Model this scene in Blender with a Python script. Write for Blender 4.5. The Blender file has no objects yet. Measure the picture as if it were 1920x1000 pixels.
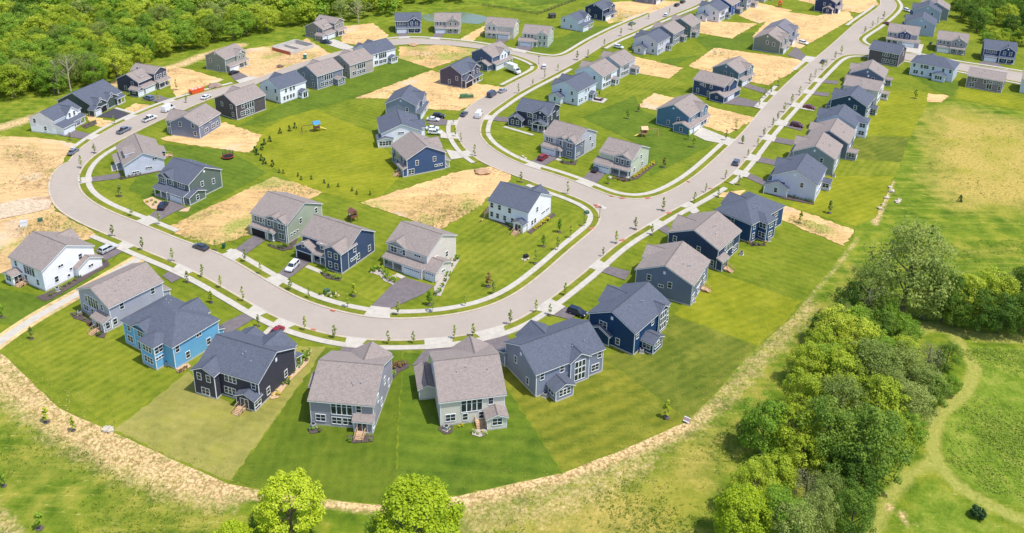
import bpy, bmesh, math, random, re
import numpy as np
from mathutils import Vector, Matrix
R=math.radians
random.seed(7); rng=np.random.default_rng(7)
scene=bpy.context.scene
COL=scene.collection
# ------------------------------------------------------------------ survey: photo pixel -> metre on the ground
F_=1657.14; TH=.36735; RO=-.019113; HC=120.36; CY=207.9
_c,_s=math.cos(TH),math.sin(TH)
RM=np.array([[1,0,0],[0,-_s,-_c],[0,_c,-_s]])
_cr,_sr=math.cos(RO),math.sin(RO)
RM=np.array([[_cr,_sr,0],[-_sr,_cr,0],[0,0,1]])@RM
def g(x,y,h=0.0):
    d=RM.T@np.array([(x-960)/F_,(y-CY)/F_,1.0]); t=(h-HC)/d[2]
    return np.array([d[0]*t,d[1]*t])
def gs(pts): return [tuple(g(*p)) for p in pts]
def proj(x,y,z=0.):
    c=RM@np.array([x,y,z-HC]); return 960+F_*c[0]/c[2],CY+F_*c[1]/c[2]
# ------------------------------------------------------------------ camera, sun, sky
cam_d=bpy.data.cameras.new('camera'); cam=bpy.data.objects.new('camera',cam_d); COL.objects.link(cam)
M=np.eye(4); M[:3,0]=RM[0]; M[:3,1]=-RM[1]; M[:3,2]=-RM[2]; M[2,3]=HC
cam.matrix_world=Matrix(M.tolist())
cam_d.sensor_fit='HORIZONTAL'; cam_d.sensor_width=36; cam_d.lens=36*F_/1920
cam_d.shift_x=0; cam_d.shift_y=-(500-CY)/1920
cam_d.clip_start=1; cam_d.clip_end=6000
scene.camera=cam
SUN_EL=R(66); SUN_AZ=R(-25)     # azimuth counted from +x towards +y
sd=bpy.data.lights.new('sun','SUN'); so=bpy.data.objects.new('sun',sd); COL.objects.link(so)
sd.energy=3.1; sd.angle=R(.53); sd.color=(1,.95,.87)
sv=Vector((math.cos(SUN_EL)*math.cos(SUN_AZ),math.cos(SUN_EL)*math.sin(SUN_AZ),math.sin(SUN_EL)))
so.rotation_euler=sv.to_track_quat('Z','Y').to_euler(); so.location=(0,0,300)
w=bpy.data.worlds.new('World'); scene.world=w; w.use_nodes=True
nt=w.node_tree; bg=nt.nodes['Background']; sky=nt.nodes.new('ShaderNodeTexSky'); sky.sky_type='NISHITA'
sky.sun_disc=False; sky.sun_elevation=SUN_EL; sky.sun_rotation=math.pi/2-SUN_AZ
sky.air_density=1.0; sky.dust_density=1.2
nt.links.new(sky.outputs[0],bg.inputs[0]); bg.inputs[1].default_value=.15
vs=scene.view_settings; vs.view_transform='Standard'; vs.look='None'; vs.gamma=1; vs.exposure=.57
scene.render.engine='CYCLES'
# ------------------------------------------------------------------ materials
def lin(c):
    return tuple(((v/255)/12.92 if v/255<=.04045 else ((v/255+.055)/1.055)**2.4) for v in c)
class NT:
    def __init__(s,name):
        s.m=bpy.data.materials.new(name); s.m.use_nodes=True; s.t=s.m.node_tree; s.n=s.t.nodes
        s.b=s.n['Principled BSDF']; s.out=s.n['Material Output']
    def new(s,typ,**kw):
        n=s.n.new('ShaderNode'+typ)
        for k,v in kw.items(): setattr(n,k,v)
        return n
    def L(s,a,b): s.t.links.new(a,b)
    def coord(s,kind='Object',scale=(1,1,1),rot=(0,0,0),loc=(0,0,0)):
        tc=s.new('TexCoord'); mp=s.new('Mapping'); s.L(tc.outputs[kind],mp.inputs[0])
        mp.inputs['Scale'].default_value=scale; mp.inputs['Rotation'].default_value=rot; mp.inputs['Location'].default_value=loc
        return mp.outputs[0]
    def noise(s,vec,scale,detail=3,rough=.55,dist=0):
        n=s.new('TexNoise'); n.inputs['Scale'].default_value=scale; n.inputs['Detail'].default_value=detail
        n.inputs['Roughness'].default_value=rough; n.inputs['Distortion'].default_value=dist
        if vec is not None: s.L(vec,n.inputs['Vector'])
        return n.outputs['Fac']
    def ramp(s,fac,stops,interp='LINEAR'):
        r=s.new('ValToRGB'); r.color_ramp.interpolation=interp; e=r.color_ramp.elements
        while len(e)<len(stops): e.new(.5)
        for el,(p,c) in zip(e,stops): el.position=p; el.color=(*c,1) if len(c)==3 else c
        s.L(fac,r.inputs[0]); return r.outputs[0]
    def mix(s,fac,a,b,blend='MIX'):
        n=s.new('Mix',data_type='RGBA',blend_type=blend)
        for sock,v in ((n.inputs[0],fac),(n.inputs[6],a),(n.inputs[7],b)):
            if isinstance(v,(int,float)): sock.default_value=v
            elif isinstance(v,tuple): sock.default_value=(*v,1)[:4]
            else: s.L(v,sock)
        return n.outputs[2]
    def math(s,op,a,b=0.,c=None,clamp=False):
        n=s.new('Math',operation=op,use_clamp=clamp)
        for i,v in enumerate((a,b,c)):
            if v is None: continue
            if isinstance(v,(int,float)): n.inputs[i].default_value=v
            else: s.L(v,n.inputs[i])
        return n.outputs[0]
    def bump(s,h,strength=.3,dist=.05):
        n=s.new('Bump'); n.inputs['Strength'].default_value=strength; n.inputs['Distance'].default_value=dist
        s.L(h,n.inputs['Height']); s.L(n.outputs[0],s.b.inputs['Normal'])
    def set(s,col=None,rough=None,metal=None,spec=None):
        if col is not None:
            if isinstance(col,tuple): s.b.inputs['Base Color'].default_value=(*col,1)[:4]
            else: s.L(col,s.b.inputs['Base Color'])
        if rough is not None: s.b.inputs['Roughness'].default_value=rough
        if metal is not None: s.b.inputs['Metallic'].default_value=metal
        if spec is not None: s.b.inputs['Specular IOR Level'].default_value=spec
        return s.m
def sc(c,k): return tuple(min(1,v*k) for v in c)
_mc={}
def plain(name,rgb,rough=.6,metal=0,var=.12,vs=3.,spec=.4):
    key=('p',name,rgb)
    if key in _mc: return _mc[key]
    n=NT(name); c=lin(rgb); v=n.coord('Object'); f=n.noise(v,vs,3)
    m=n.set(n.ramp(f,[(.3,sc(c,1-var)),(.7,sc(c,1+var))]),rough,metal,spec); _mc[key]=m; return m
def siding(rgb):
    key=('s',rgb)
    if key in _mc: return _mc[key]
    n=NT('lap siding'); c=lin(rgb); v=n.coord('Object')
    sx=n.new('SeparateXYZ'); n.L(v,sx.inputs[0])
    saw=n.math('FRACT',n.math('MULTIPLY',sx.outputs[2],1/.19))
    groove=n.math('GREATER_THAN',saw,.9)
    big=n.noise(v,.35,3); fine=n.noise(n.coord('Object',(1,1,5)),4,3)
    col=n.ramp(big,[(.3,sc(c,.92)),(.7,sc(c,1.06))])
    col=n.mix(n.math('MULTIPLY',fine,.18),col,sc(c,.8))
    col=n.mix(n.math('MULTIPLY',groove,.35),col,sc(c,.5))
    n.bump(n.math('SUBTRACT',1.0,saw),.6,.02)
    m=n.set(col,.62,0,.3); _mc[key]=m; return m
def shingle(rgb):
    key=('r',rgb)
    if key in _mc: return _mc[key]
    n=NT('asphalt shingles'); c=lin(rgb); v=n.coord('Object')
    sx=n.new('SeparateXYZ'); n.L(v,sx.inputs[0])
    cmb=n.new('CombineXYZ')
    n.L(n.math('FLOOR',n.math('MULTIPLY',sx.outputs[0],3.2)),cmb.inputs[0]); n.L(n.math('FLOOR',n.math('MULTIPLY',sx.outputs[1],3.2)),cmb.inputs[1])
    n.L(n.math('FLOOR',n.math('MULTIPLY',sx.outputs[2],6.)),cmb.inputs[2])
    wn=n.new('TexWhiteNoise'); n.L(cmb.outputs[0],wn.inputs[0])
    big=n.noise(v,.5,4); fine=n.noise(v,9,3)
    f=n.math('ADD',n.math('MULTIPLY',wn.outputs[0],.5),n.math('ADD',n.math('MULTIPLY',big,.3),n.math('MULTIPLY',fine,.35)))
    col=n.ramp(f,[(.2,sc(c,.82)),(.55,c),(.9,sc(c,1.18))])
    m=n.set(col,.85,0,.2); _mc[key]=m; return m
WHITE=(232,234,238)
m_trim=plain('white trim',WHITE,.5,0,.04,1.5)
m_found=plain('poured concrete foundation',(188,184,178),.85,0,.1,2)
m_garage=plain('painted garage door',(226,230,236),.45,0,.05,1)
m_door=plain('dark front door',(58,48,46),.5)
m_dark=plain('dark parts and garage shade',(32,31,36),.8,0,.2,1)  # near-black for dark parts, and for shade painted in open garages
m_wood=plain('new timber',(186,154,122),.75,0,.2,4)
m_metal=plain('grey vent metal',(176,178,184),.4,.3)
n=NT('window glass'); v=n.coord('Object'); f=n.noise(v,.7,2)
m_glass=n.set(n.ramp(f,[(.35,(.012,.017,.024)),(.6,(.035,.05,.062)),(.75,(.12,.15,.15))]),.06,0,.6)
# ------------------------------------------------------------------ mesh building
class MB:
    def __init__(s): s.v=[]; s.f=[]
    def box(s,x0,x1,y0,y1,z0,z1):
        b=len(s.v)
        s.v+=[(x0,y0,z0),(x1,y0,z0),(x1,y1,z0),(x0,y1,z0),(x0,y0,z1),(x1,y0,z1),(x1,y1,z1),(x0,y1,z1)]
        s.f+=[tuple(b+i for i in q) for q in ((3,2,1,0),(4,5,6,7),(0,1,5,4),(1,2,6,5),(2,3,7,6),(3,0,4,7))]
        return s
    def prism(s,pts,d):          # planar polygon pts, thickness vector d
        n=len(pts); b=len(s.v); s.v+=[tuple(p) for p in pts]; s.v+=[(p[0]+d[0],p[1]+d[1],p[2]+d[2]) for p in pts]
        s.f.append(tuple(b+i for i in range(n))[::-1]); s.f.append(tuple(b+n+i for i in range(n)))
        for i in range(n): j=(i+1)%n; s.f.append((b+i,b+j,b+n+j,b+n+i))
        return s
    def tube(s,p0,p1,r0,r1=None,n=8,cap=True):
        r1=r0 if r1 is None else r1; p0=Vector(p0);p1=Vector(p1);d=(p1-p0).normalized()
        a=d.orthogonal().normalized(); c=d.cross(a); b=len(s.v)
        for p,r in ((p0,r0),(p1,r1)):
            for i in range(n):
                t=2*math.pi*i/n; q=p+a*(r*math.cos(t))+c*(r*math.sin(t)); s.v.append(tuple(q))
        for i in range(n): j=(i+1)%n; s.f.append((b+i,b+j,b+n+j,b+n+i))
        if cap: s.f.append(tuple(b+i for i in range(n))[::-1]); s.f.append(tuple(b+n+i for i in range(n)))
        return s
    def disc(s,x,y,z,r,n=14,h=.05,jit=0):
        pts=[(x+r*(1+jit*(random.random()-.5))*math.cos(2*math.pi*i/n),y+r*(1+jit*(random.random()-.5))*math.sin(2*math.pi*i/n),z) for i in range(n)]
        return s.prism(pts,(0,0,h))
    def mesh(s,name,mat,recalc=True,bevel=0):
        me=bpy.data.meshes.new(name); me.from_pydata(s.v,[],s.f)
        if recalc or bevel:
            bm=bmesh.new(); bm.from_mesh(me)
            if bevel: bmesh.ops.bevel(bm,geom=bm.edges[:],offset=bevel,segments=2,profile=.6,affect='EDGES')
            bmesh.ops.recalc_face_normals(bm,faces=bm.faces); bm.to_mesh(me); bm.free()
        for k in (mat if isinstance(mat,list) else [mat]): me.materials.append(k)
        return me
def link(name,me,parent=None,loc=(0,0,0),rz=0):
    o=bpy.data.objects.new(name,me); COL.objects.link(o); o.parent=parent; o.location=loc; o.rotation_euler=(0,0,rz); return o
def part(name,mb,mat,parent,loc=(0,0,0),rz=0,**kw): return link(name,mb.mesh(name,mat,**kw),parent,loc,rz)
def tag(o,label=None,cat=None,group=None,kind=None):
    if label: o['label']=label
    if cat: o['category']=cat
    if group: o['group']=group
    if kind: o['kind']=kind
    return o
def thing(name,label,cat,loc=(0,0,0),rz=0,group=None):
    return tag(link(name,None,None,loc,rz),label,cat,group)
def copy_tree(o,parent=None):
    c=o.copy(); COL.objects.link(c); c.parent=parent
    for ch in o.children: copy_tree(ch,c)
    return c
def ang_px(p,q):
    a=g(*p);b=g(*q); return math.atan2(b[1]-a[1],b[0]-a[0])
# ------------------------------------------------------------------ ground
def segdist(P,poly,closed=False):
    pts=np.array(poly+[poly[0]] if closed else poly); d=np.full(len(P),1e9)
    for a,b in zip(pts[:-1],pts[1:]):
        ab=b-a; t=np.clip(((P-a)@ab)/max(ab@ab,1e-9),0,1); d=np.minimum(d,np.linalg.norm(P-(a+t[:,None]*ab),axis=1))
    return d
def inside(P,poly):
    c=np.zeros(len(P),bool); n=len(poly)
    for i in range(n):
        x0,y0=poly[i];x1,y1=poly[(i+1)%n]
        m=((y0>P[:,1])!=(y1>P[:,1]))
        with np.errstate(divide='ignore',invalid='ignore'): xs=(x1-x0)*(P[:,1]-y0)/(y1-y0+1e-12)+x0
        c^=m&(P[:,0]<xs)
    return c
def band(P,poly,wd,soft): return np.clip((wd-segdist(P,gs(poly)))/soft+.5,0,1)
def region(P,poly,soft):
    q=gs(poly); d=segdist(P,q,True); sgn=np.where(inside(P,q),1,-1); return np.clip(sgn*d/soft+.5,0,1)
ax=np.concatenate([[-3000,-1500,-800,-500],np.arange(-330,360,1.8),[420,520,800,1500,3000]])
ay=np.concatenate([[-2500,-1200,-500,-150,0,50],np.arange(85,560,1.8),[600,700,900,1400,2500,5000]])
GX,GY=np.meshgrid(ax,ay); P=np.stack([GX.ravel(),GY.ravel()],1)
nx,ny=len(ax),len(ay)
idx=np.arange(nx*ny).reshape(ny,nx)
faces=np.stack([idx[:-1,:-1],idx[:-1,1:],idx[1:,1:],idx[1:,:-1]],-1).reshape(-1,4)
me=bpy.data.meshes.new('ground')
me.from_pydata(np.column_stack([P,np.zeros(len(P))]).tolist(),[],faces.tolist())
EDGE=[(-60,580),(0,660),(55,712),(110,765),(215,812),(320,860),(430,908),(520,925),(700,948),(860,930),(960,908),(1055,888),(1180,838),(1285,792),(1345,735),(1400,670),(1480,600),(1560,500),(1600,450)]
STRIP=[(-40,650),(30,700),(100,775),(190,835),(320,895),(440,935),(560,945),(700,962),(860,948),(980,925),(1090,890),(1200,850),(1300,805),(1370,735),(1440,660),(1510,590),(1580,510),(1625,440),(1655,380),(1675,330)]
dirt=np.maximum(band(P,[(-40,655),(40,690),(105,755),(200,815),(320,872),(430,915),(520,932),(700,953),(860,938),(960,915),(1055,893),(1180,845),(1290,795)],1.3,2.2),.74*band(P,[(-40,690),(50,745),(130,805),(230,860),(330,900),(420,925)],5.2,9))
dirt=np.maximum(dirt,.6*band(P,[(900,950),(1000,925),(1100,890),(1200,850),(1300,800),(1370,735),(1440,660),(1520,575)],3.4,8))
dirt=np.maximum(dirt,.66*band(P,[(1290,795),(1352,735),(1410,668),(1490,595),(1565,505),(1610,445)],.9,2.6))
dirt=np.maximum(dirt,.66*band(P,[(880,945),(960,922),(1055,900),(1180,853),(1290,803),(1330,770)],2.4,4))
dirt=np.maximum(dirt,.85*band(P,[(1640,420),(1655,380),(1672,340)],1.2,2.2))
dirt=np.maximum(dirt,.5*band(P,[(880,980),(1000,960),(1100,920),(1200,870)],6,10))
for pl,wv in (([(-30,950),(10,985),(20,1010)],2.0),):
    dirt=np.maximum(dirt,.75*band(P,pl,wv,5))
dirt=np.maximum(dirt,.8*band(P,[(0,240),(60,222),(110,205),(200,165),(260,140),(330,125),(380,105),(450,85)],4,5))
dry=region(P,[(1745,215),(1790,205),(1935,235),(1975,300),(1975,385),(1880,402),(1800,385),(1760,340),(1740,280)],26)
dry=np.maximum(dry,.7*region(P,[(900,985),(1080,915),(1330,815),(1380,790),(1350,900),(1300,1040),(900,1040)],14))
dry=np.maximum(dry,.45*region(P,[(1780,455),(1930,445),(1930,490),(1820,485)],10))
dry=np.maximum(dry,.34*band(P,[(1400,760),(1480,680),(1560,580),(1610,500)],4,8))
dry=np.maximum(dry,.3*region(P,[(-40,700),(400,930),(500,1040),(-40,1040)],10))
track=np.maximum(band(P,[(1672,655),(1700,628),(1740,612),(1790,622),(1850,632),(1960,640)],2.0,2.6),band(P,[(1790,630),(1830,690),(1812,735),(1760,778),(1748,830),(1755,868),(1800,915),(1860,950),(1940,985)],1.5,2.0))
track=np.maximum(track,.8*band(P,[(1755,868),(1710,885),(1665,935),(1630,1020)],1.6,2.5))
dirt=np.maximum(dirt,.7*band(P,[(1665,950),(1690,965),(1715,990)],1.1,1.6))
lush=region(P,[(1772,648),(1850,650),(1960,655),(1960,965),(1850,928),(1770,870),(1768,790),(1830,735),(1842,690)],5)
lush=np.maximum(lush,.55*region(P,[(1690,900),(1750,880),(1860,960),(1960,1000),(1960,1060),(1660,1060)],7))
lush=np.maximum(lush,.4*band(P,[(1720,230),(1700,300),(1720,370),(1790,425),(1900,440)],7,14))
at=me.color_attributes.new('mask','FLOAT_COLOR','POINT')
at.data.foreach_set('color',np.column_stack([dirt,dry,lush,track]).astype(np.float32).ravel())
n=NT('meadow ground'); v=n.coord('Object'); a=n.new('Attribute',attribute_name='mask')
sep=n.new('SeparateColor'); n.L(a.outputs['Color'],sep.inputs[0])
ang=R(-32)
st=n.coord('Object',(.05,.55,1),(0,0,R(32)))
streak=n.noise(st,1.0,4,.6); big=n.noise(v,.035,4); mid=n.noise(v,.22,4); fine=n.noise(v,1.3,4,.7); tuft=n.noise(v,.55,5,.75,.6)
base=n.ramp(n.math('ADD',n.math('MULTIPLY',mid,.7),n.math('MULTIPLY',big,.3)),[(.34,lin((72,98,22))),(.5,lin((102,122,30))),(.66,lin((140,142,46)))])
base=n.mix(n.math('MULTIPLY',n.ramp(streak,[(.5,(0,0,0)),(.66,(1,1,1))]),.5),base,lin((148,148,56)))
base=n.mix(n.math('MULTIPLY',n.ramp(tuft,[(.58,(0,0,0)),(.68,(1,1,1))]),.5),base,lin((76,102,34)))
straw=n.noise(n.coord('Object',(.5,2.2,1),(0,0,R(32))),.9,3,.8)
base=n.mix(n.math('MULTIPLY',n.ramp(straw,[(.60,(0,0,0)),(.66,(1,1,1))]),n.ramp(streak,[(.44,(0,0,0)),(.6,(.75,.75,.75))])),base,lin((198,184,118)))
def thr(m,nz,lo,hi,amt): return n.ramp(n.math('ADD',m,n.math('MULTIPLY',n.math('SUBTRACT',nz,.5),amt)),[(lo,(0,0,0)),(hi,(1,1,1))])
dryc=n.ramp(fine,[(.3,lin((142,132,58))),(.55,lin((180,158,84))),(.8,lin((202,178,114)))])
vo=n.new('TexVoronoi'); vo.inputs['Scale'].default_value=.55; n.L(n.coord('Object',(.5,1,1)),vo.inputs['Vector'])
dryc=n.mix(n.ramp(n.math('ADD',vo.outputs['Distance'],n.math('MULTIPLY',n.noise(v,.09,2),.5)),[(.30,(.85,.85,.85)),(.40,(0,0,0))]),dryc,lin((100,104,52)))
dryc=n.mix(n.ramp(n.noise(v,.05,3),[(.38,(.6,.6,.6)),(.52,(0,0,0))]),dryc,lin((140,140,44)))
col=n.mix(thr(sep.outputs[1],n.math('ADD',n.math('MULTIPLY',mid,.5),n.math('MULTIPLY',n.noise(v,.03,3),.5)),.2,.8,1.3),base,dryc)
lushc=n.ramp(n.math('ADD',n.math('MULTIPLY',mid,.6),n.math('MULTIPLY',fine,.4)),[(.34,lin((80,104,26))),(.48,lin((108,130,38))),(.62,lin((140,148,60)))])
col=n.mix(thr(sep.outputs[2],fine,.4,.6,.3),col,lushc)
col=n.mix(thr(a.outputs['Alpha'],tuft,.35,.75,.8),col,n.ramp(fine,[(.3,lin((134,142,58))),(.75,lin((170,162,88)))]))
clod=n.new('TexVoronoi'); clod.inputs['Scale'].default_value=1.9; n.L(v,clod.inputs['Vector'])
dc=n.ramp(n.math('ADD',n.math('MULTIPLY',fine,.6),n.math('MULTIPLY',mid,.4)),[(.3,lin((184,156,110))),(.5,lin((212,182,132))),(.72,lin((228,204,160)))])
dc=n.mix(n.ramp(clod.outputs['Distance'],[(.5,(0,0,0)),(.7,(.6,.6,.6))]),dc,lin((132,104,62)))
dm=thr(sep.outputs[0],n.math('ADD',n.math('MULTIPLY',tuft,.6),n.math('MULTIPLY',fine,.4)),.34,.78,1.2)
col=n.mix(dm,col,dc)
n.bump(n.math('ADD',fine,n.math('MULTIPLY',tuft,1.5)),.8,.35)
m_meadow=n.set(col,.95,0,.1); me.materials.append(m_meadow)
tag(link('ground',me),'rough meadow and bare earth round the new housing estate',None,None,'structure')
# ------------------------------------------------------------------ sheets
def resample(pts,step,closed):
    out=[]; q=list(pts)+([pts[0]] if closed else [])
    for a,b in zip(q[:-1],q[1:]):
        L=math.hypot(b[0]-a[0],b[1]-a[1]); k=max(1,int(L/step))
        for i in range(k): out.append((a[0]+(b[0]-a[0])*i/k,a[1]+(b[1]-a[1])*i/k))
    if not closed: out.append(q[-1])
    return out
def sheet(name,pts,mat,z,jit=0.,step=1.5,label=None,world=False):
    q=list(pts) if world else gs(pts)
    if jit: q=[(x+random.uniform(-jit,jit),y+random.uniform(-jit,jit)) for x,y in resample(q,step,True)]
    bm=bmesh.new(); vs_=[bm.verts.new((x,y,z)) for x,y in q]; f=bm.faces.new(vs_)
    if f.calc_area()>0: bmesh.ops.recalc_face_normals(bm,faces=bm.faces)
    f.normal_update()
    if f.normal.z<0: f.normal_flip()
    bmesh.ops.triangulate(bm,faces=bm.faces[:])
    me=bpy.data.meshes.new(name); bm.to_mesh(me); bm.free(); me.materials.append(mat)
    return tag(link(name,me),label,None,None,'structure')
def lawn_mat(c0,c1,ang,stripe=.25,tan=.25,w=1.1):
    c0=(c0[0]*1.0,c0[1]*.86,c0[2]*.95); c1=(c1[0]*1.02,c1[1]*.90,c1[2]*.95); stripe*=.38
    n=NT('mown lawn'); v=n.coord('Object'); r=n.coord('Object',(1,1,1),(0,0,ang)); s=n.new('SeparateXYZ'); n.L(r,s.inputs[0])
    big=n.noise(v,.09,4); mid=n.noise(v,.5,4,.6); fine=n.noise(v,3.2,3,.7)
    wob=n.math('ADD',s.outputs[1],n.math('MULTIPLY',n.noise(v,.12,2),1.2))
    band_=n.math('MULTIPLY',n.math('ADD',n.math('SINE',n.math('MULTIPLY',wob,math.pi/w)),1),.5)
    st=n.noise(n.coord('Object',(.06,1.1,1),(0,0,ang)),1.,3)
    pat=n.noise(v,.26,3,.6,.8)
    f=n.math('ADD',n.math('MULTIPLY',big,.38),n.math('ADD',n.math('MULTIPLY',mid,.27),n.math('ADD',n.math('MULTIPLY',fine,.2),n.math('MULTIPLY',pat,.15))))
    f=n.math('ADD',f,n.math('MULTIPLY',n.math('SUBTRACT',band_,.5),stripe*.55)); f=n.math('ADD',f,n.math('MULTIPLY',n.math('SUBTRACT',st,.5),stripe*1.1))
    col=n.ramp(f,[(.33,sc(lin(c0),.86)),(.5,tuple((x+y)/2 for x,y in zip(lin(c0),lin(c1)))),(.66,sc(lin(c1),1.05))])
    tm=n.ramp(n.math('ADD',n.math('MULTIPLY',n.noise(v,.16,4,.65),.75),n.math('MULTIPLY',fine,.25)),[(.5,(0,0,0)),(.72,(1,1,1))])
    col=n.mix(n.math('MULTIPLY',tm,tan*1.5),col,lin((150,146,58)))
    n.bump(n.math('ADD',fine,mid),.5,.12)
    return n.set(col,.95,0,.1)
def dirt_mat(rgb,weeds=.35):
    key=('d',rgb,weeds)
    if key in _mc: return _mc[key]
    n=NT('bare earth'); c=lin(rgb); v=n.coord('Object'); big=n.noise(v,.11,4,.6); fine=n.noise(v,1.6,4,.7); tr=n.noise(n.coord('Object',(.08,.8,1),(0,0,R(25))),1,3)
    f=n.math('ADD',n.math('MULTIPLY',big,.4),n.math('ADD',n.math('MULTIPLY',fine,.3),n.math('MULTIPLY',tr,.3)))
    col=n.ramp(f,[(.34,sc(c,.56)),(.5,c),(.66,tuple(min(.8,x*1.28) for x in c))])
    wd=n.ramp(n.math('ADD',n.math('MULTIPLY',n.noise(v,.07,3),.65),n.math('MULTIPLY',n.noise(v,.9,4,.7),.35)),[(.60-weeds*.16,(0,0,0)),(.66-weeds*.13,(1,1,1))])
    col=n.mix(n.math('MULTIPLY',wd,min(1,weeds*2)),col,n.ramp(fine,[(.4,lin((128,136,56))),(.6,lin((176,166,98)))]))
    rut=n.noise(n.coord('Object',(.05,1.4,1),(0,0,R(-28))),1.,3,.6); col=n.mix(n.ramp(rut,[(.58,(0,0,0)),(.7,(.4,.4,.4))]),col,sc(c,.62))
    vo=n.new('TexVoronoi'); vo.inputs['Scale'].default_value=1.0; n.L(v,vo.inputs['Vector'])
    col=n.mix(n.math('MULTIPLY',n.ramp(vo.outputs['Distance'],[(.52,(0,0,0)),(.7,(1,1,1))]),n.ramp(n.noise(v,.06,3),[(.45,(0,0,0)),(.6,(.7,.7,.7))])),col,sc(c,.5))
    gp=n.noise(v,.045,3,.5); col=n.mix(n.ramp(gp,[(.6,(0,0,0)),(.68,(.55,.55,.55))]),col,lin((196,182,164)))
    n.bump(n.math('ADD',fine,big),.9,.3)
    _mc[key]=n.set(col,.95,0,.1); return _mc[key]
# lawns
LW=dict(
 std=lawn_mat((78,116,22),(124,148,40),R(33),.22,.25),
 std2=lawn_mat((84,122,24),(132,152,44),R(-55),.3,.3),
 tanny=lawn_mat((112,134,54),(152,162,84),R(20),.15,.5),
 dark=lawn_mat((64,102,22),(102,130,36),R(85),.16,.14,1.0),
 dark2=lawn_mat((60,102,24),(100,132,36),R(8),.36,.15,1.9),
 mott=lawn_mat((74,110,24),(128,140,44),R(-30),.4,.4,1.6),
 deep=lawn_mat((70,106,28),(112,130,44),R(-35),.3,.4),
 lime=lawn_mat((96,130,20),(142,158,40),R(-30),.2,.25),
 fresh=lawn_mat((66,106,24),(102,134,40),R(30),.2,.1))
LB=EDGE+[(1605,425),(1642,408),(1672,345),(1684,300),(1722,225),(1745,180),(1790,187),(1935,212),(1990,120),(1900,60),(1830,-30),(1300,-40),(1100,-30),(1075,2),(1007,25),(960,17),(900,10),(780,30),(700,50),(640,75),(560,95),(430,110),(380,120),(330,128),(240,160),(110,215),(-10,262),(-60,300),(-60,500)]
sheet('lawn',LB,LW['std'],.01,.15,3,'green lawns running between all the houses')
LZ=.018
for nm,pts in (('std2',[(24,655),(150,560),(345,695),(215,806)]),('tanny',[(215,806),(352,698),(445,770),(560,650),(612,652),(432,903),(320,858)]),
  ('dark',[(612,652),(755,660),(738,947),(700,946),(520,924),(433,904)]),('dark2',[(757,660),(925,690),(1054,887),(960,906),(860,928),(740,947)]),
  ('mott',[(927,690),(1130,672),(1290,788),(1180,836),(1056,886)]),('deep',[(1132,672),(1262,592),(1418,648),(1344,733),(1291,787)]),
  ('lime',[(1264,590),(1340,510),(1500,565),(1480,598),(1420,647)]),('std',[(1342,508),(1470,440),(1580,462),(1558,500),(1502,563)]),
  ('lime',[(1530,330),(1676,330),(1642,406),(1604,424),(1480,388)]),('std2',[(1580,300),(1690,305),(1677,329),(1532,328)]),('deep',[(1600,255),(1705,258),(1690,304),(1582,298)]),
  ('lime',[(1650,170),(1750,172),(1706,257),(1605,250)]),('fresh',[(1690,130),(1800,152),(1787,182),(1752,170)]),('lime',[(1802,152),(1935,188),(1935,211),(1792,186)]),
  ('std2',[(742,585),(655,548),(690,505),(720,490),(760,520)]),('std',[(860,395),(905,430),(850,470),(745,420),(850,380)]),
  ('std2',[(830,470),(910,370),(1090,405),(1098,445),(1020,470),(920,550),(815,565)]),
  ('lime',[(575,200),(690,245),(760,320),(700,385),(560,350),(490,300),(475,255)]),('fresh',[(750,110),(810,130),(665,185),(500,230),(440,240),(560,180)]),
  ('fresh',[(305,270),(430,282),(500,325),(345,410),(240,355)]),('std2',[(170,345),(235,370),(300,415),(240,400),(190,370)]),
  ('std2',[(1115,180),(1230,130),(1290,160),(1190,180)]),('fresh',[(1190,180),(1200,205),(1310,250),(1340,270),(1220,330),(1195,270),(1090,220)]),
  ('fresh',[(1240,140),(1280,115),(1330,98),(1300,70),(1420,60),(1420,92),(1240,112)]),('fresh',[(1000,12),(1050,6),(1085,0),(980,0)]),
  ('fresh',[(-60,600),(30,610),(150,550),(220,480),(100,560),(0,540),(-60,540)]),
  ('fresh',[(975,105),(1060,95),(1150,50),(1100,50),(1000,90)]),('std2',[(1755,40),(1830,60),(1800,100),(1740,60)])):
    sheet('lawn',pts,LW[nm],LZ,.32,1.1); LZ+=.002
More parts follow.
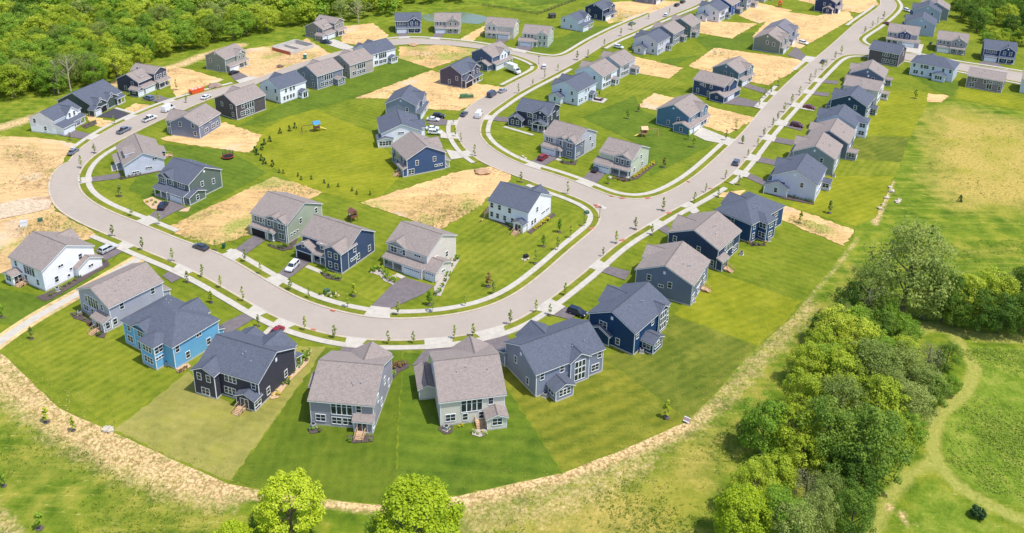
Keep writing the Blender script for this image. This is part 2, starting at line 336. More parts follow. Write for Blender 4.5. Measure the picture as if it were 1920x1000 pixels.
# bare building plots
m_d1=dirt_mat((204,170,122),.45); m_d2=dirt_mat((210,174,122),.1); m_d3=dirt_mat((198,164,112),.62)
DZ=.205
for mt,pts in ((m_d1,[(-60,254),(0,255),(60,258),(105,263),(148,272),(120,300),(97,330),(92,365),(105,398),(142,420),(186,441),(150,456),(60,500),(0,512),(-60,520)]),
  (m_d3,[(30,430),(95,400),(120,405),(180,440),(125,450),(60,445)]),
  (m_d2,[(160,215),(238,235),(200,243),(170,232)]),(m_d2,[(232,208),(254,194),(305,203),(258,216)]),
  (m_d2,[(310,125),(345,128),(420,150),(330,182),(318,160),(312,140)]),(m_d1,[(440,95),(560,80),(575,72),(625,105),(560,125),(470,150),(420,130)]),
  (m_d2,[(640,50),(700,44),(730,68),(690,88),(640,80)]),(m_d3,[(748,88),(830,85),(895,93),(885,103),(808,129),(790,123),(748,110)]),
  (m_d2,[(862,74),(905,50),(912,48),(905,62),(885,80)]),(m_d2,[(665,185),(810,132),(840,143),(900,158),(950,165),(900,187),(862,208),(800,205),(770,185)]),
  (m_d2,[(300,260),(420,230),(492,255),(468,288),(310,265)]),(m_d3,[(345,445),(310,430),(345,412),(510,333),(545,340),(605,362),(560,385),(470,440),(400,462)]),
  (m_d2,[(676,381),(860,322),(930,312),(960,330),(900,420),(925,366),(826,430)]),(m_d3,[(676,381),(760,370),(900,360),(905,385),(826,430)]),
  (m_d2,[(1175,103),(1280,128),(1255,148),(1195,138),(1170,128)]),(m_d2,[(1140,5),(1230,0),(1290,5),(1240,25),(1140,45),(1125,10)]),
  (m_d3,[(1145,15),(1200,25),(1160,42),(1140,40)]),(m_d2,[(1305,38),(1420,45),(1372,73),(1310,62)]),(m_d2,[(1455,20),(1530,30),(1590,20),(1600,35),(1500,92),(1410,70)]),
  (m_d2,[(1290,125),(1340,90),(1500,112),(1512,122),(1440,160),(1380,150)]),(m_d2,[(1195,200),(1225,175),(1330,200),(1390,215),(1420,222),(1365,252),(1330,240),(1240,210)]),
  (m_d2,[(1470,385),(1602,432),(1582,462),(1462,412)]),(m_d3,[(1480,400),(1590,440),(1580,460),(1475,415)]),(m_d2,[(1352,362),(1398,356),(1380,372),(1345,370)]),
  (m_d2,[(1490,0),(1640,-5),(1648,10),(1612,25),(1580,20)]),(m_d2,[(1740,176),(1780,180),(1765,193),(1738,192)]),(m_d2,[(1420,5),(1485,20),(1425,45),(1385,30)])):
    sheet('earth',pts,mt,DZ-.13,.5,1.2); DZ+=.002
# pond
n=NT('pond water'); v=n.coord('Object'); n.bump(n.noise(v,1.2,3),.08,.1); m_water=n.set(lin((104,118,96)),.12,0,.5)
sheet('pond',[(785,30),(830,23),(870,23),(910,31),(922,38),(895,46),(862,43),(800,40)],m_water,.09,.3,3,'small green pond behind the far houses')
# ------------------------------------------------------------------ roads
def smooth(pts,step=1.2):
    q=[np.array(p) for p in pts]; q=[2*q[0]-q[1]]+q+[2*q[-1]-q[-2]]; out=[]
    for i in range(1,len(q)-2):
        p0,p1,p2,p3=q[i-1:i+3]; k=max(2,int(np.linalg.norm(p2-p1)/step))
        for j in range(k):
            t=j/k; out.append(.5*((2*p1)+(-p0+p2)*t+(2*p0-5*p1+4*p2-p3)*t*t+(-p0+3*p1-3*p2+p3)*t**3))
    out.append(q[-2]); return out
def avg(q,k=5):
    q=np.array(q); o=q.copy()
    for i in range(len(q)):
        a=max(0,i-k);b=min(len(q),i+k+1); m=min(i-a,b-1-i); o[i]=q[i-m:i+m+1].mean(0)
    return [tuple(p) for p in o]
def kerbline(px): return avg(smooth(gs(px)),5)
def offset(line,d):       # positive d = to the left of travel
    q=np.array(line); t=np.gradient(q,axis=0); t/=np.linalg.norm(t,axis=1)[:,None]+1e-9
    nrm=np.stack([-t[:,1],t[:,0]],1); return [tuple(p) for p in q+nrm*d]
def strip(name,line,d0,d1,mat,z0,z1,label=None):
    a=offset(line,d0);b=offset(line,d1); mb=MB(); n=len(a)
    for (x,y) in a: mb.v.append((x,y,z1))
    for (x,y) in b: mb.v.append((x,y,z1))
    for (x,y) in a: mb.v.append((x,y,z0))
    for (x,y) in b: mb.v.append((x,y,z0))
    for i in range(n-1):
        mb.f+=[(i,i+1,n+i+1,n+i),(2*n+i,2*n+i+1,i+1,i),(n+i,n+i+1,3*n+i+1,3*n+i)]
    return tag(link(name,mb.mesh(name,mat)),label,None,None,'structure')
n=NT('pale asphalt'); v=n.coord('Object'); big=n.noise(v,.06,4); mid=n.noise(v,.5,4,.6); fine=n.noise(v,6,2,.7)
f=n.math('ADD',n.math('MULTIPLY',big,.5),n.math('ADD',n.math('MULTIPLY',mid,.3),n.math('MULTIPLY',fine,.2)))
c=lin((165,154,143)); col=n.ramp(f,[(.3,sc(c,.88)),(.55,c),(.75,sc(c,1.1))])
cr=n.noise(v,.35,4,.5,1.5); crk=n.ramp(n.math('ABSOLUTE',n.math('SUBTRACT',cr,.5)),[(.0,(1,1,1)),(.006,(0,0,0))]); col=n.mix(n.math('MULTIPLY',crk,.25),col,sc(c,.6))
m_road=n.set(col,.9,0,.15)
n=NT('concrete pavement'); v=n.coord('Object'); f=n.noise(v,.7,4); c=lin((182,175,164))
m_conc=n.set(n.ramp(f,[(.3,sc(c,.88)),(.7,sc(c,1.08))]),.85,0,.2)
n=NT('kerb concrete'); v=n.coord('Object'); f=n.noise(v,.6,4); c=lin((182,168,150))
m_kerb=n.set(n.ramp(f,[(.3,sc(c,.85)),(.7,sc(c,1.1))]),.85,0,.2)
n=NT('black asphalt drive'); v=n.coord('Object'); f=n.noise(v,.8,4); c=lin((112,104,106))
m_drive=n.set(n.ramp(f,[(.3,sc(c,.85)),(.7,sc(c,1.12))]),.9,0,.2)
m_verge=lawn_mat((82,116,26),(130,148,48),R(30),.15,.35)
# kerb edges, traced from the survey photo, as seen from above
K_out=[(130,305),(105,317),(94,342),(94,362),(101,381),(117,398),(140,412),(185,433),(230,451),(275,471),(325,491),(375,514),(425,542),(475,571),(520,596),(587,620),(655,634),(705,638),(780,638),(855,632),(930,616),(972,600),(1022,567),(1060,538),(1110,498),(1135,475),(1172,447),(1210,425),(1247,402),(1285,382),(1330,357),(1370,329),(1395,302),(1420,270),(1445,240),(1472,210),(1500,180),(1525,152),(1552,125),(1570,109),(1590,102),(1620,103),(1660,107),(1697,112),(1740,121),(1797,132),(1890,150),(1940,160)]
K_in=[(227,262),(195,280),(165,300),(150,320),(144,337),(147,355),(160,372),(185,388),(212,401),(252,416),(300,436),(350,456),(400,473),(440,492),(480,517),(517,538),(555,560),(620,582),(675,595),(725,600),(780,600),(855,592),(917,577),(960,558),(997,532),(1037,499),(1072,467),(1100,445),(1120,427),(1132,415),(1134,405),(1127,395),(1110,384),(1080,370),(1042,357),(1010,346),(960,327),(930,316),(905,305),(880,287),(864,266),(856,250),(857,232),(870,212),(885,197),(907,184),(947,165),(975,150),(1000,138),(1012,130),(1015,125),(1002,117),(980,108),(955,101),(905,92.5),(867,87.5),(830,84.5),(780,83),(742,84),(700,92),(650,105),(600,118),(565,129),(520,143),(480,158),(440,170),(395,185),(340,208),(290,230),(250,250),(227,262)]
K_mid=[(899,250),(905,265),(925,282),(960,302),(985,312),(1035,327),(1080,342),(1110,355),(1145,369),(1175,376),(1210,376),(1242,367),(1285,345),(1322,317),(1360,282),(1395,248),(1440,194),(1495,140),(1560,85),(1605,45),(1640,20),(1652,8),(1648,-8)]
K_mid2=[(1330,-4),(1300,12),(1260,28),(1220,45),(1185,61),(1150,76),(1120,92),(1100,105),(1072,121),(1035,141),(990,164),(960,181),(937,197),(912,215),(901,232),(899,250)]
K_top=[(1310,-12),(1285,1),(1247,15),(1210,31),(1160,52),(1110,77),(1065,104),(1045,109),(1010,106),(960,96),(940,92),(905,85),(860,79),(812,75),(767,72.5),(735,75),(690,84),(640,97),(600,108),(565,119),(520,134),(475,151),(437,161),(400,170),(350,184),(312,196),(270,213),(220,236),(200,247),(175,263),(150,280),(130,305)]
K_tr=[(1935,141),(1890,133),(1852,127),(1797,119),(1715,103),(1680,97),(1640,92),(1616,84),(1606,75),(1615,66),(1640,50),(1660,35),(1675,21),(1680,10),(1672,-2)]
LN={k:kerbline(v) for k,v in dict(out=K_out,inn=K_in,mid=K_mid,mid2=K_mid2,top=K_top,tr=K_tr).items()}
# road surface: the ring between the kerb lines
def roadsheet(pts,z): sheet('road',pts,m_road,z,0,1,'pale grey residential street curving through the estate',True)
top=LN['top'];out=LN['out'];inn=LN['inn'];mid=LN['mid'];mid2=LN['mid2'];tr=LN['tr']
def near(line,px):
    p=g(*px); return min(range(len(line)),key=lambda i:(line[i][0]-p[0])**2+(line[i][1]-p[1])**2)
i0=near(inn,(1012,130)); j0=near(inn,(1100,415) if False else (1127,395))
# loop: outer boundary top->out up to the first junction, inner boundary = inn
roadsheet(out[:near(out,(1210,425))+1]+[inn[near(inn,(1134,405))]]+inn[:near(inn,(1134,405))][::-1]+top[near(top,(200,247)):][:-1],.130)
roadsheet(top[near(top,(1045,109)):near(top,(200,247))+2]+inn[near(inn,(1015,125)):][::-1],.132)
roadsheet(mid2+mid[1:near(mid,(1145,369))+1]+inn[near(inn,(1127,395)):near(inn,(1015,125))+1]+top[:near(top,(1045,109))+1][::-1],.134)
roadsheet(mid[near(mid,(1145,369)):]+tr[::-1][:near(tr[::-1],(1640,92))+1]+out[near(out,(1210,425)):near(out,(1620,103))+1][::-1]+[inn[near(inn,(1134,405))],inn[near(inn,(1127,395))]],.136)
roadsheet(out[near(out,(1620,103))-1:]+tr[:near(tr,(1640,92))+1],.138)
KERB,V0,V1,S1=.55,.55,2.2,3.8
def side(line,sgn,walk=None,verge=True):
    strip('kerb',line,-sgn*.0,sgn*KERB,m_kerb,-.05,.25,'pale concrete kerb along the street')
    for a,b in (walk or [(0,len(line)-1)]):
        seg=line[a:b+1]
        if verge: strip('verge',seg,sgn*KERB,sgn*V1,m_verge,-.05,.2,'narrow grass verge between kerb and pavement')
        strip('pavement',seg,sgn*V1,sgn*S1,m_conc,-.05,.24,'pale concrete pavement beside the street')
def rg(line,*prs): return [tuple(sorted((near(line,a),near(line,b)))) for a,b in prs]
side(out,-1,rg(out,((190,436),(1345,348)),((1356,340),(1930,158))))
side(inn,1,rg(inn,((228,261.5),(318,443)),((410,477),(1000,343)),((900,303),(862,228)),((950,163),(1015,125)),((1010,121),(905,92.5))))
side(mid,1,rg(mid,((899,250),(1380,262)),((1440,194),(1470,165)),((1500,135),(1530,112)),((1600,50),(1648,12))))
side(mid2,1,rg(mid2,((1330,-4),(1125,90)),((1060,128),(899,250))))
side(top,-1,rg(top,((1220,27),(700,82)),((440,160),(340,187)),((340,187),(150,280))))
side(tr,-1)
# ------------------------------------------------------------------ houses
WIN={'s':(.92,1.5,1,2),'d':(1.85,1.5,2,2),'t':(2.7,1.45,3,2),'q':(.62,.62,1,1),'h':(1.25,.65,2,1),'g':(4.1,2.7,4,2),'G':(2.6,4.6,3,3),'p':(1.8,2.05,2,1),'k':(2.4,1.5,3,2),'T':(.92,2.1,1,2),'m':(1.9,.55,3,1)}
_wm={}
def window_meshes(k):
    if k in _wm: return _wm[k]
    w_,h_,c,r=WIN[k]; fr=MB(); t=.11
    fr.box(-w_/2-t,-w_/2,-.06,.03,-t,h_+t).box(w_/2,w_/2+t,-.06,.03,-t,h_+t).box(-w_/2,w_/2,-.06,.03,h_,h_+t).box(-w_/2-.03,w_/2+.03,-.09,.03,-t,0)
    for i in range(1,c): x=-w_/2+w_*i/c; b=.05 if k not in 'gGt' else .09; fr.box(x-b,x+b,-.055,.02,0,h_)
    for j in range(1,r):
        z=h_*j/r if k!='g' else h_*(.68); b=.03 if k!='G' else .12; fr.box(-w_/2,w_/2,-.05,.02,z-b,z+b)
    pn=MB().box(-w_/2,w_/2,-.02,.025,0,h_)
    _wm[k]=(fr.mesh('window',m_trim),pn.mesh('pane',m_glass)); return _wm[k]
def door_meshes(k):
    if k in _wm: return _wm[k]
    if k in 'DH':
        w_=4.9 if k=='D' else 2.55; fr=MB(); t=.14
        fr.box(-w_/2-t,-w_/2,-.07,.03,0,2.3).box(w_/2,w_/2+t,-.07,.03,0,2.3).box(-w_/2-t,w_/2+t,-.07,.03,2.3,2.3+t)
        pn=MB()
        for i in range(4): pn.box(-w_/2,w_/2,-.035+.008*(i%2),.03,i*.575+.015,(i+1)*.575)
        nb=8 if k=='D' else 4
        wn=MB()
        for i in range(nb): x=-w_/2+w_*(i+.5)/nb; wn.box(x-.2,x+.2,-.05,-.03,1.86,2.14)
        _wm[k]=(fr.mesh('garage_frame',m_trim),pn.mesh('garage_door',m_garage),wn.mesh('pane',m_glass))
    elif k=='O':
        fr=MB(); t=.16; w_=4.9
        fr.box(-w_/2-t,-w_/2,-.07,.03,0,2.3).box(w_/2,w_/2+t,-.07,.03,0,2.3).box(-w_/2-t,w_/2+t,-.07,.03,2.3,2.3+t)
        pn=MB().box(-w_/2,w_/2,-.02,.02,.02,2.3)  # flat dark panel, colour stands in for the shade inside an open garage
        _wm[k]=(fr.mesh('garage_frame',m_trim),pn.mesh('garage_shade_panel',m_dark),None)
    else:
        fr=MB(); fr.box(-.62,-.48,-.07,.03,0,2.2).box(.48,.62,-.07,.03,0,2.2).box(-.62,.62,-.07,.03,2.1,2.25)
        pn=MB().box(-.48,.48,-.03,.03,.02,2.1)
        _wm[k]=(fr.mesh('door_frame',m_trim),pn.mesh('front_door',m_door),None)
    return _wm[k]
def vent_mesh(k):
    if k in _wm: return _wm[k]
    mb=MB()
    if k=='v': mb.box(-.28,.28,-.06,.03,0,.75)
    else: mb.prism([(.36*math.cos(2*math.pi*i/12),-.06,.36+.36*math.sin(2*math.pi*i/12)) for i in range(12)],(0,.09,0))
    _wm[k]=(mb.mesh('gable_vent',m_trim),); return _wm[k]
OH=.36
def xf_pt(f,w_,d,x,y): return {'N':(x,y),'F':(w_-x,d-y),'L':(y,w_-x),'R':(d-y,x)}[f]
FM={'N':dict(N='N',F='F',L='L',R='R'),'F':dict(N='F',F='N',L='R',R='L'),'L':dict(N='L',F='R',L='F',R='N'),'R':dict(N='R',F='L',L='N',R='F')}
def xf(blocks,wins,f,w_,d):
    nb=[]
    for b in blocks:
        (x0,y0),(x1,y1)=xf_pt(f,w_,d,b[0],b[2]),xf_pt(f,w_,d,b[1],b[3])
        k=b[5]
        if k[0]=='s': k='s'+FM[f][k[1]]
        elif f in 'LR': k={'gx':'gy','gy':'gx','hx':'hy','hy':'hx'}[k]
        nb.append((min(x0,x1),max(x0,x1),min(y0,y1),max(y0,y1),b[4],k)+tuple(b[6:]))
    nw=[]
    for bi,fc,its in wins:
        nf=FM[f][fc]; o=[]
        for it in its.split():
            m=re.match(r'([a-zA-Z])(-?[\d.]+)(.*)',it); u=float(m[2])
            x,y=xf_pt(f,w_,d,u if fc in 'NF' else 0,u if fc in 'LR' else 0)
            o.append('%s%.3f%s'%(m[1],x if nf in 'NF' else y,m[3]))
        nw.append((bi,nf,' '.join(o)))
    return nb,nw
def house(name,label,anchor,wall,roof,blocks,wins,detail=2,accent=None,steps=None):
    """anchor: (lx,ly,px,py,deg[,z]); blocks: (x0,x1,y0,y1,eave,kind,pitch[,opts])"""
    lx,ly,px,py,deg=anchor[:5]; z=anchor[5] if len(anchor)>5 else 0
    a=R(deg); p=g(px,py,z); ox=p[0]-lx*math.cos(a)+ly*math.sin(a); oy=p[1]-lx*math.sin(a)-ly*math.cos(a)
    root=thing(name,label,'house',(ox,oy,0),a)
    mw=siding(wall); mr=shingle(roof)
    walls={}; ridges=[]; roofm=MB(); trim=MB(); fnd=MB(); posts=[]; deck=MB()
    def W(c): return walls.setdefault(c,MB())
    for bi,b in enumerate(blocks):
        x0,x1,y0,y1,ze,kind,pt=b[:7]; op=b[7] if len(b)>7 else ''
        e=.0015*bi; x0-=e;x1+=e;y0-=e;y1+=e; ze+=.003*bi
        m=re.search(r'c(\d+),(\d+),(\d+)',op); wc=tuple(int(v) for v in m.groups()) if m else wall
        m=re.search(r'z([\d.]+)',op); zb=float(m[1]) if m else .38
        hw=(x1-x0)/2; hd=(y1-y0)/2; xm=(x0+x1)/2; ym=(y0+y1)/2
        opn='o' in op
        if opn:
            deck.box(x0+.05,x1-.05,y0+.05,y1-.05,.05,.32)
            nc=max(2,int(round((max(x1-x0,y1-y0))/2.6))+1)
            pts=set()
            fs='xN' if kind[0]!='s' else kind
            ff=kind[1] if kind[0]=='s' else ('N' if 'N' in op else 'L' if 'L' in op else 'R' if 'R' in op else 'F' if 'F' in op else 'N')
            for i in range(nc):
                t=i/(nc-1)
                if ff in 'NF': pts.add((x0+.15+(x1-x0-.3)*t,(y0+.15) if ff=='N' else y1-.15))
                else: pts.add(((x0+.15) if ff=='L' else x1-.15,y0+.15+(y1-y0-.3)*t))
            for (cx,cy) in pts: posts.append((cx,cy,ze))
            if ff in 'NF': yy=(y0+.15) if ff=='N' else y1-.15; trim.box(x0+.03,x1-.03,yy-.1,yy+.1,ze-.3,ze-.03)
            else: xx=(x0+.15) if ff=='L' else x1-.15; trim.box(xx-.1,xx+.1,y0+.03,y1-.03,ze-.3,ze-.03)
        mb=W(wc)
        th=.12; tt=.2
        def slab(pts):
            roofm.prism(pts,(0,0,th)); 
            trim.prism([(q[0],q[1],q[2]-tt) for q in pts],(0,0,tt-.004))
        k=kind[0]
        if not opn and zb<1:
            fnd.box(x0-.02,x1+.02,y0-.02,y1+.02,-.4,zb)
        zw=ze
        if k=='g':
            if kind=='gx':
                rz=ze+pt*hd
                ridges.append(MB().prism([(x0-OH,ym-.17,rz+.25),(x0-OH,ym,rz+.37),(x0-OH,ym+.17,rz+.25)],(x1-x0+2*OH,0,0)))
                if not opn: mb.prism([(x0,y0,zb),(x0,y1,zb),(x0,y1,zw),(x0,ym,rz-.02),(x0,y0,zw)],(x1-x0,0,0))
                for sgn in (-1,1):
                    yo=ym+sgn*(hd+OH); ez=ze-pt*OH
                    slab([(x0-OH,yo,ez+.2),(x1+OH,yo,ez+.2),(x1+OH,ym,rz+.2),(x0-OH,ym,rz+.2)])
            else:
                rz=ze+pt*hw
                ridges.append(MB().prism([(xm-.17,y0-OH,rz+.25),(xm,y0-OH,rz+.37),(xm+.17,y0-OH,rz+.25)],(0,y1-y0+2*OH,0)))
                if not opn: mb.prism([(x0,y0,zb),(x1,y0,zb),(x1,y0,zw),(xm,y0,rz-.02),(x0,y0,zw)],(0,y1-y0,0))
                for sgn in (-1,1):
                    xo=xm+sgn*(hw+OH); ez=ze-pt*OH
                    slab([(xo,y0-OH,ez+.2),(xo,y1+OH,ez+.2),(xm,y1+OH,rz+.2),(xm,y0-OH,rz+.2)])
        elif k=='h':
            if not opn: mb.box(x0,x1,y0,y1,zb,zw)
            ex0,ex1,ey0,ey1=x0-OH,x1+OH,y0-OH,y1+OH; ez=ze-pt*OH+.2
            if kind=='hx':
                h2=hd+OH; rz=ez+pt*h2; a0=min(ex0+h2,xm);a1=max(ex1-h2,xm)
                A=(a0,ym,rz);B=(a1,ym,rz)
                slab([(ex0,ey0,ez),(ex1,ey0,ez),B,A]); slab([(ex1,ey1,ez),(ex0,ey1,ez),A,B]); slab([(ex0,ey1,ez),(ex0,ey0,ez),A]); slab([(ex1,ey0,ez),(ex1,ey1,ez),B])
            else:
                h2=hw+OH; rz=ez+pt*h2; a0=min(ey0+h2,ym);a1=max(ey1-h2,ym)
                A=(xm,a0,rz);B=(xm,a1,rz)
                slab([(ex0,ey1,ez),(ex0,ey0,ez),A,B]); slab([(ex1,ey0,ez),(ex1,ey1,ez),B,A]); slab([(ex0,ey0,ez),(ex1,ey0,ez),A]); slab([(ex1,ey1,ez),(ex0,ey1,ez),B])
        else:
            f=kind[1]; o2=.3
            if f in 'NF':
                D=y1-y0; rz=ze+pt*D
                lo,hi=(y0,y1) if f=='N' else (y1,y0); s=-1 if f=='N' else 1
                if not opn: mb.prism([(x0,lo,zb),(x0,hi,zb),(x0,hi,rz-.02),(x0,lo,zw-.02)],(x1-x0,0,0))
                slab([(x0-o2,lo+s*o2,ze-pt*o2+.16),(x1+o2,lo+s*o2,ze-pt*o2+.16),(x1+o2,hi,rz+.16),(x0-o2,hi,rz+.16)])
            else:
                D=x1-x0; rz=ze+pt*D
                lo,hi=(x0,x1) if f=='L' else (x1,x0); s=-1 if f=='L' else 1
                if not opn: mb.prism([(lo,y0,zb),(hi,y0,zb),(hi,y0,rz-.02),(lo,y0,zw-.02)],(0,y1-y0,0))
                slab([(lo+s*o2,y0-o2,ze-pt*o2+.16),(lo+s*o2,y1+o2,ze-pt*o2+.16),(hi,y1+o2,rz+.16),(hi,y0-o2,rz+.16)])
        if not opn and detail>0 and zb<1:
            for cx,sx in ((x0,-1),(x1,1)):
                for cy,sy in ((y0,-1),(y1,1)):
                    xa,xb=sorted((cx+sx*.025,cx-sx*.12)); ya,yb=sorted((cy+sy*.025,cy-sy*.12)); trim.box(xa,xb,ya,yb,zb-.02,zw-.05)
    first=True
    for c,mb in walls.items():
        if mb.f: part('wall',mb,siding(c),root)
    rf=part('roof',roofm,mr,root)
    for q in ridges: part('ridge_cap',q,shingle(tuple(int(v*.8) for v in roof)),rf)
    part('trim',trim,m_trim,root)
    if fnd.f: part('foundation',fnd,m_found,root)
    if deck.f: part('porch_floor',deck,m_conc,root)
    for (cx,cy,zz) in posts:
        key=('post',round(zz,2))
        if key not in _wm: _wm[key]=MB().box(-.11,.11,-.11,.11,.32,zz-.2).box(-.16,.16,-.16,.16,.3,.5).box(-.15,.15,-.15,.15,zz-.42,zz-.3).mesh('porch_post',m_trim)
        link('porch_post',_wm[key],root,(cx,cy,0))
    # roof vent pipes on the main roof
    b=blocks[0]
    if b[5][0] in 'gh' and detail>1:
        for i in range(3):
            tx=random.uniform(.25,.8); hd=(b[3]-b[2])/2; hw=(b[1]-b[0])/2
            if b[5][1]=='x': X=b[0]+(b[1]-b[0])*tx; Y=b[2]+hd*random.uniform(.35,.75); Z_=b[4]+b[6]*(Y-b[2])
            else: Y=b[2]+(b[3]-b[2])*tx; X=(b[0]+hw*random.uniform(.35,.75)) if anchor[4]>0 and anchor[4]<180 and anchor[4]>80 else b[1]-hw*random.uniform(.35,.75); Z_=b[4]+b[6]*(hw-abs(X-b[0]-hw))
            link('vent_pipe',MB().tube((0,0,-.3),(0,0,.75),.11,.11,8).mesh('vent_pipe',m_metal),rf,(X,Y,Z_))
    for bi,fc,its in wins:
        b=blocks[bi]; e=.0015*bi
        for it in its.split():
            m=re.match(r'([a-zA-Z])(-?[\d.]+)(u|@[\d.]+)?',it); k=m[1]; u=float(m[2])
            if k in 'DHOf': zz=.05 if k in 'DHO' else .35
            else: zz={'q':1.9,'h':4.6,'p':.42,'g':3.1,'G':1.0}.get(k,1.15)
            if m[3]=='u': zz=4.0 if k!='q' else 4.4
            elif m[3]: zz=float(m[3][1:])
            loc={'N':(u,b[2]-e-.02,zz),'F':(u,b[3]+e+.02,zz),'L':(b[0]-e-.02,u,zz),'R':(b[1]+e+.02,u,zz)}[fc]
            rz={'N':0,'F':math.pi,'L':-math.pi/2,'R':math.pi/2}[fc]
            if k in 'DHOf':
                ms=door_meshes(k); nm=ms[1].name.split('.')[0]; o=link(nm,ms[1],root,loc,rz); link('frame',ms[0],o)
                if ms[2]: link('pane',ms[2],o)
            elif k in 'vr': link('gable_vent',vent_mesh(k)[0],root,loc,rz)
            else:
                ms=window_meshes(k); o=link('window' if k!='p' else 'patio_door',ms[0],root,loc,rz); link('pane',ms[1],o)
    if steps:
        for (sx,sy,f) in steps:
            mb=MB(); rz={'N':0,'F':math.pi,'L':-math.pi/2,'R':math.pi/2}[f]
            mb.box(-.9,.9,-1.1,0,.5,.62)
            for i in range(4): mb.box(-.75,.75,-1.1-.3*(i+1),-1.1-.3*i,.5-.13*(i+1)+.06,.5-.13*(i+1)+.12)
            for s in (-1,1):
                mb.box(s*.82-.04,s*.82+.04,-1.15,-.05,.1,.5); mb.prism([(s*.8-.03,-1.1,.58),(s*.8-.03,-2.3,.02),(s*.8-.03,-2.3,.2),(s*.8-.03,-1.1,.75)],(.06,0,0))
                for q in (-.1,-1.1): mb.box(s*.86-.05,s*.86+.05,q-.05,q+.05,.0,1.55)
                mb.box(s*.86-.06,s*.86+.06,-1.15,-.05,1.5,1.57)
                mb.prism([(s*.86-.04,-1.1,1.5),(s*.86-.04,-2.3,.95),(s*.86-.04,-2.3,1.03),(s*.86-.04,-1.1,1.58)],(.08,0,0)); mb.box(s*.86-.05,s*.86+.05,-2.32,-2.22,0,1.0)
            part('back_steps',mb,m_wood,root,(sx,sy,0),rz)
    return root
HOUSES=[]
def H(short,label,anchor,wall,roof,blocks,wins,**k):
    r=house(k.pop('name','house'),label,anchor,wall,roof,blocks,wins,**k); HOUSES.append((short,r)); return r
def gen(w_,d,ze=5.9,pt=.5,kind='gx',xg=None,ga=None,po=None,sb=None,su=None,gr=None,fw='',rw='',lw='s3u s9.5 ',rr='s3u s9 ',pd=None,xg2=None,gd='D',dorm=None,acc=None,rb=None):
    """a colonial house in street frame (front faces -y); returns blocks, windows"""
    B=[(0,w_,0,d,ze,kind,pt)]; Wn=[]
    co=('c%d,%d,%d'%acc) if acc else ''
    for x in (xg,xg2):
        if x: B.append((x[0],x[1],-x[2],d/2-.2,ze,'gy',x[3] if len(x)>3 else .6,co)); Wn.append((len(B)-1,'N','s%.2fu s%.2fu'%(x[0]+(x[1]-x[0])*.3,x[0]+(x[1]-x[0])*.7)+' v%.2f@6.4'%((x[0]+x[1])/2)+(' s%.2f s%.2f'%(x[0]+(x[1]-x[0])*.3,x[0]+(x[1]-x[0])*.7) if x[2]>0 and not(ga and ga[0]<x[1] and ga[1]>x[0]) else '')))
    if ga: B.append((ga[0],ga[1],-ga[2],.3,2.75,'sN',.32)); Wn.append((len(B)-1,'N','%s%.2f'%(gd,(ga[0]+ga[1])/2)))
    if po: B.append((po[0],po[1],-po[2],.2,2.75,'sN',.32,'o'))
    if po: Wn.append((0,'N','f%.2f s%.2f'%(po[0]+1.2,po[0]+3.2 if po[1]-po[0]>4 else po[0]+2.4)))
    if sb:
        s,wd,y0,y1=sb
        B.append((w_-.2,w_+wd,y0,y1,2.75,'gx',.5) if s=='R' else (-wd,.2,y0,y1,2.75,'gx',.5)); Wn.append((len(B)-1,'N','H%.2f'%(w_+wd/2 if s=='R' else -wd/2))); Wn.append((len(B)-1,s,'s%.2f'%((y0+y1)/2)))
    if su:
        B.append((su[0],su[1],d-.2,d+su[2],2.75,su[3] if len(su)>3 else 'gy',.4)); Wn.append((len(B)-1,'F',('t%.2f' if su[1]-su[0]>3.4 else 'p%.2f')%((su[0]+su[1])/2))); Wn.append((len(B)-1,'L','d%.2f'%(d+su[2]/2))); Wn.append((len(B)-1,'R','d%.2f'%(d+su[2]/2)))
    if dorm: B.append((dorm[0],dorm[1],1.0,4.4,6.6,'sN',.2,'z5.2'))
    if rb: B.append((rb[0],rb[1],d/2,d+rb[2],ze-.02,'hy',.42)); Wn.append((len(B)-1,'F','d%.2fu d%.2f'%((rb[0]+rb[1])/2,(rb[0]+rb[1])/2))); Wn.append((len(B)-1,'R','d%.2fu d%.2f'%(d+rb[2]/2,d+rb[2]/2)))
    if fw: Wn.append((0,'N',fw))
    rwn=rw
    if gr is not None: rwn+=' g%.2f d%.2f@.9 d%.2f@.9'%(gr,gr-1.1,gr+1.1)
    if rwn: Wn.append((0,'F',rwn))
    if lw: Wn.append((0,'L',lw+'v%.2f@7.2'%(d/2)))
    if rr: Wn.append((0,'R',rr+'v%.2f@7.2'%(d/2)))
    return B,Wn
def HG(short,label,anchor,front,w_,d,wall,roof,g_,**k):
    b,wn=gen(w_,d,**g_); b,wn=xf(b,wn,front,w_,d); return H(short,label,anchor,wall,roof,b,wn,**k)
WH=(240,241,248);LAV=(206,208,228);SLT=(130,137,158);GRY=(170,171,186);NAVY=(54,74,110);DNAV=(24,62,102);CHAR=(64,64,78);SKY=(112,176,218);SAGE=(176,186,166);BEI=(212,206,196);TAU=(160,150,146);DGR=(96,108,106);TEAL=(84,120,146);BRN=(92,84,88);PALE=(206,216,230)
RT=(139,128,123);RC=(86,91,104)
def Zm(ox,oy,s): return lambda x,y:(ox+x/s,oy+y/s)
R6=Zm(460,350,4)
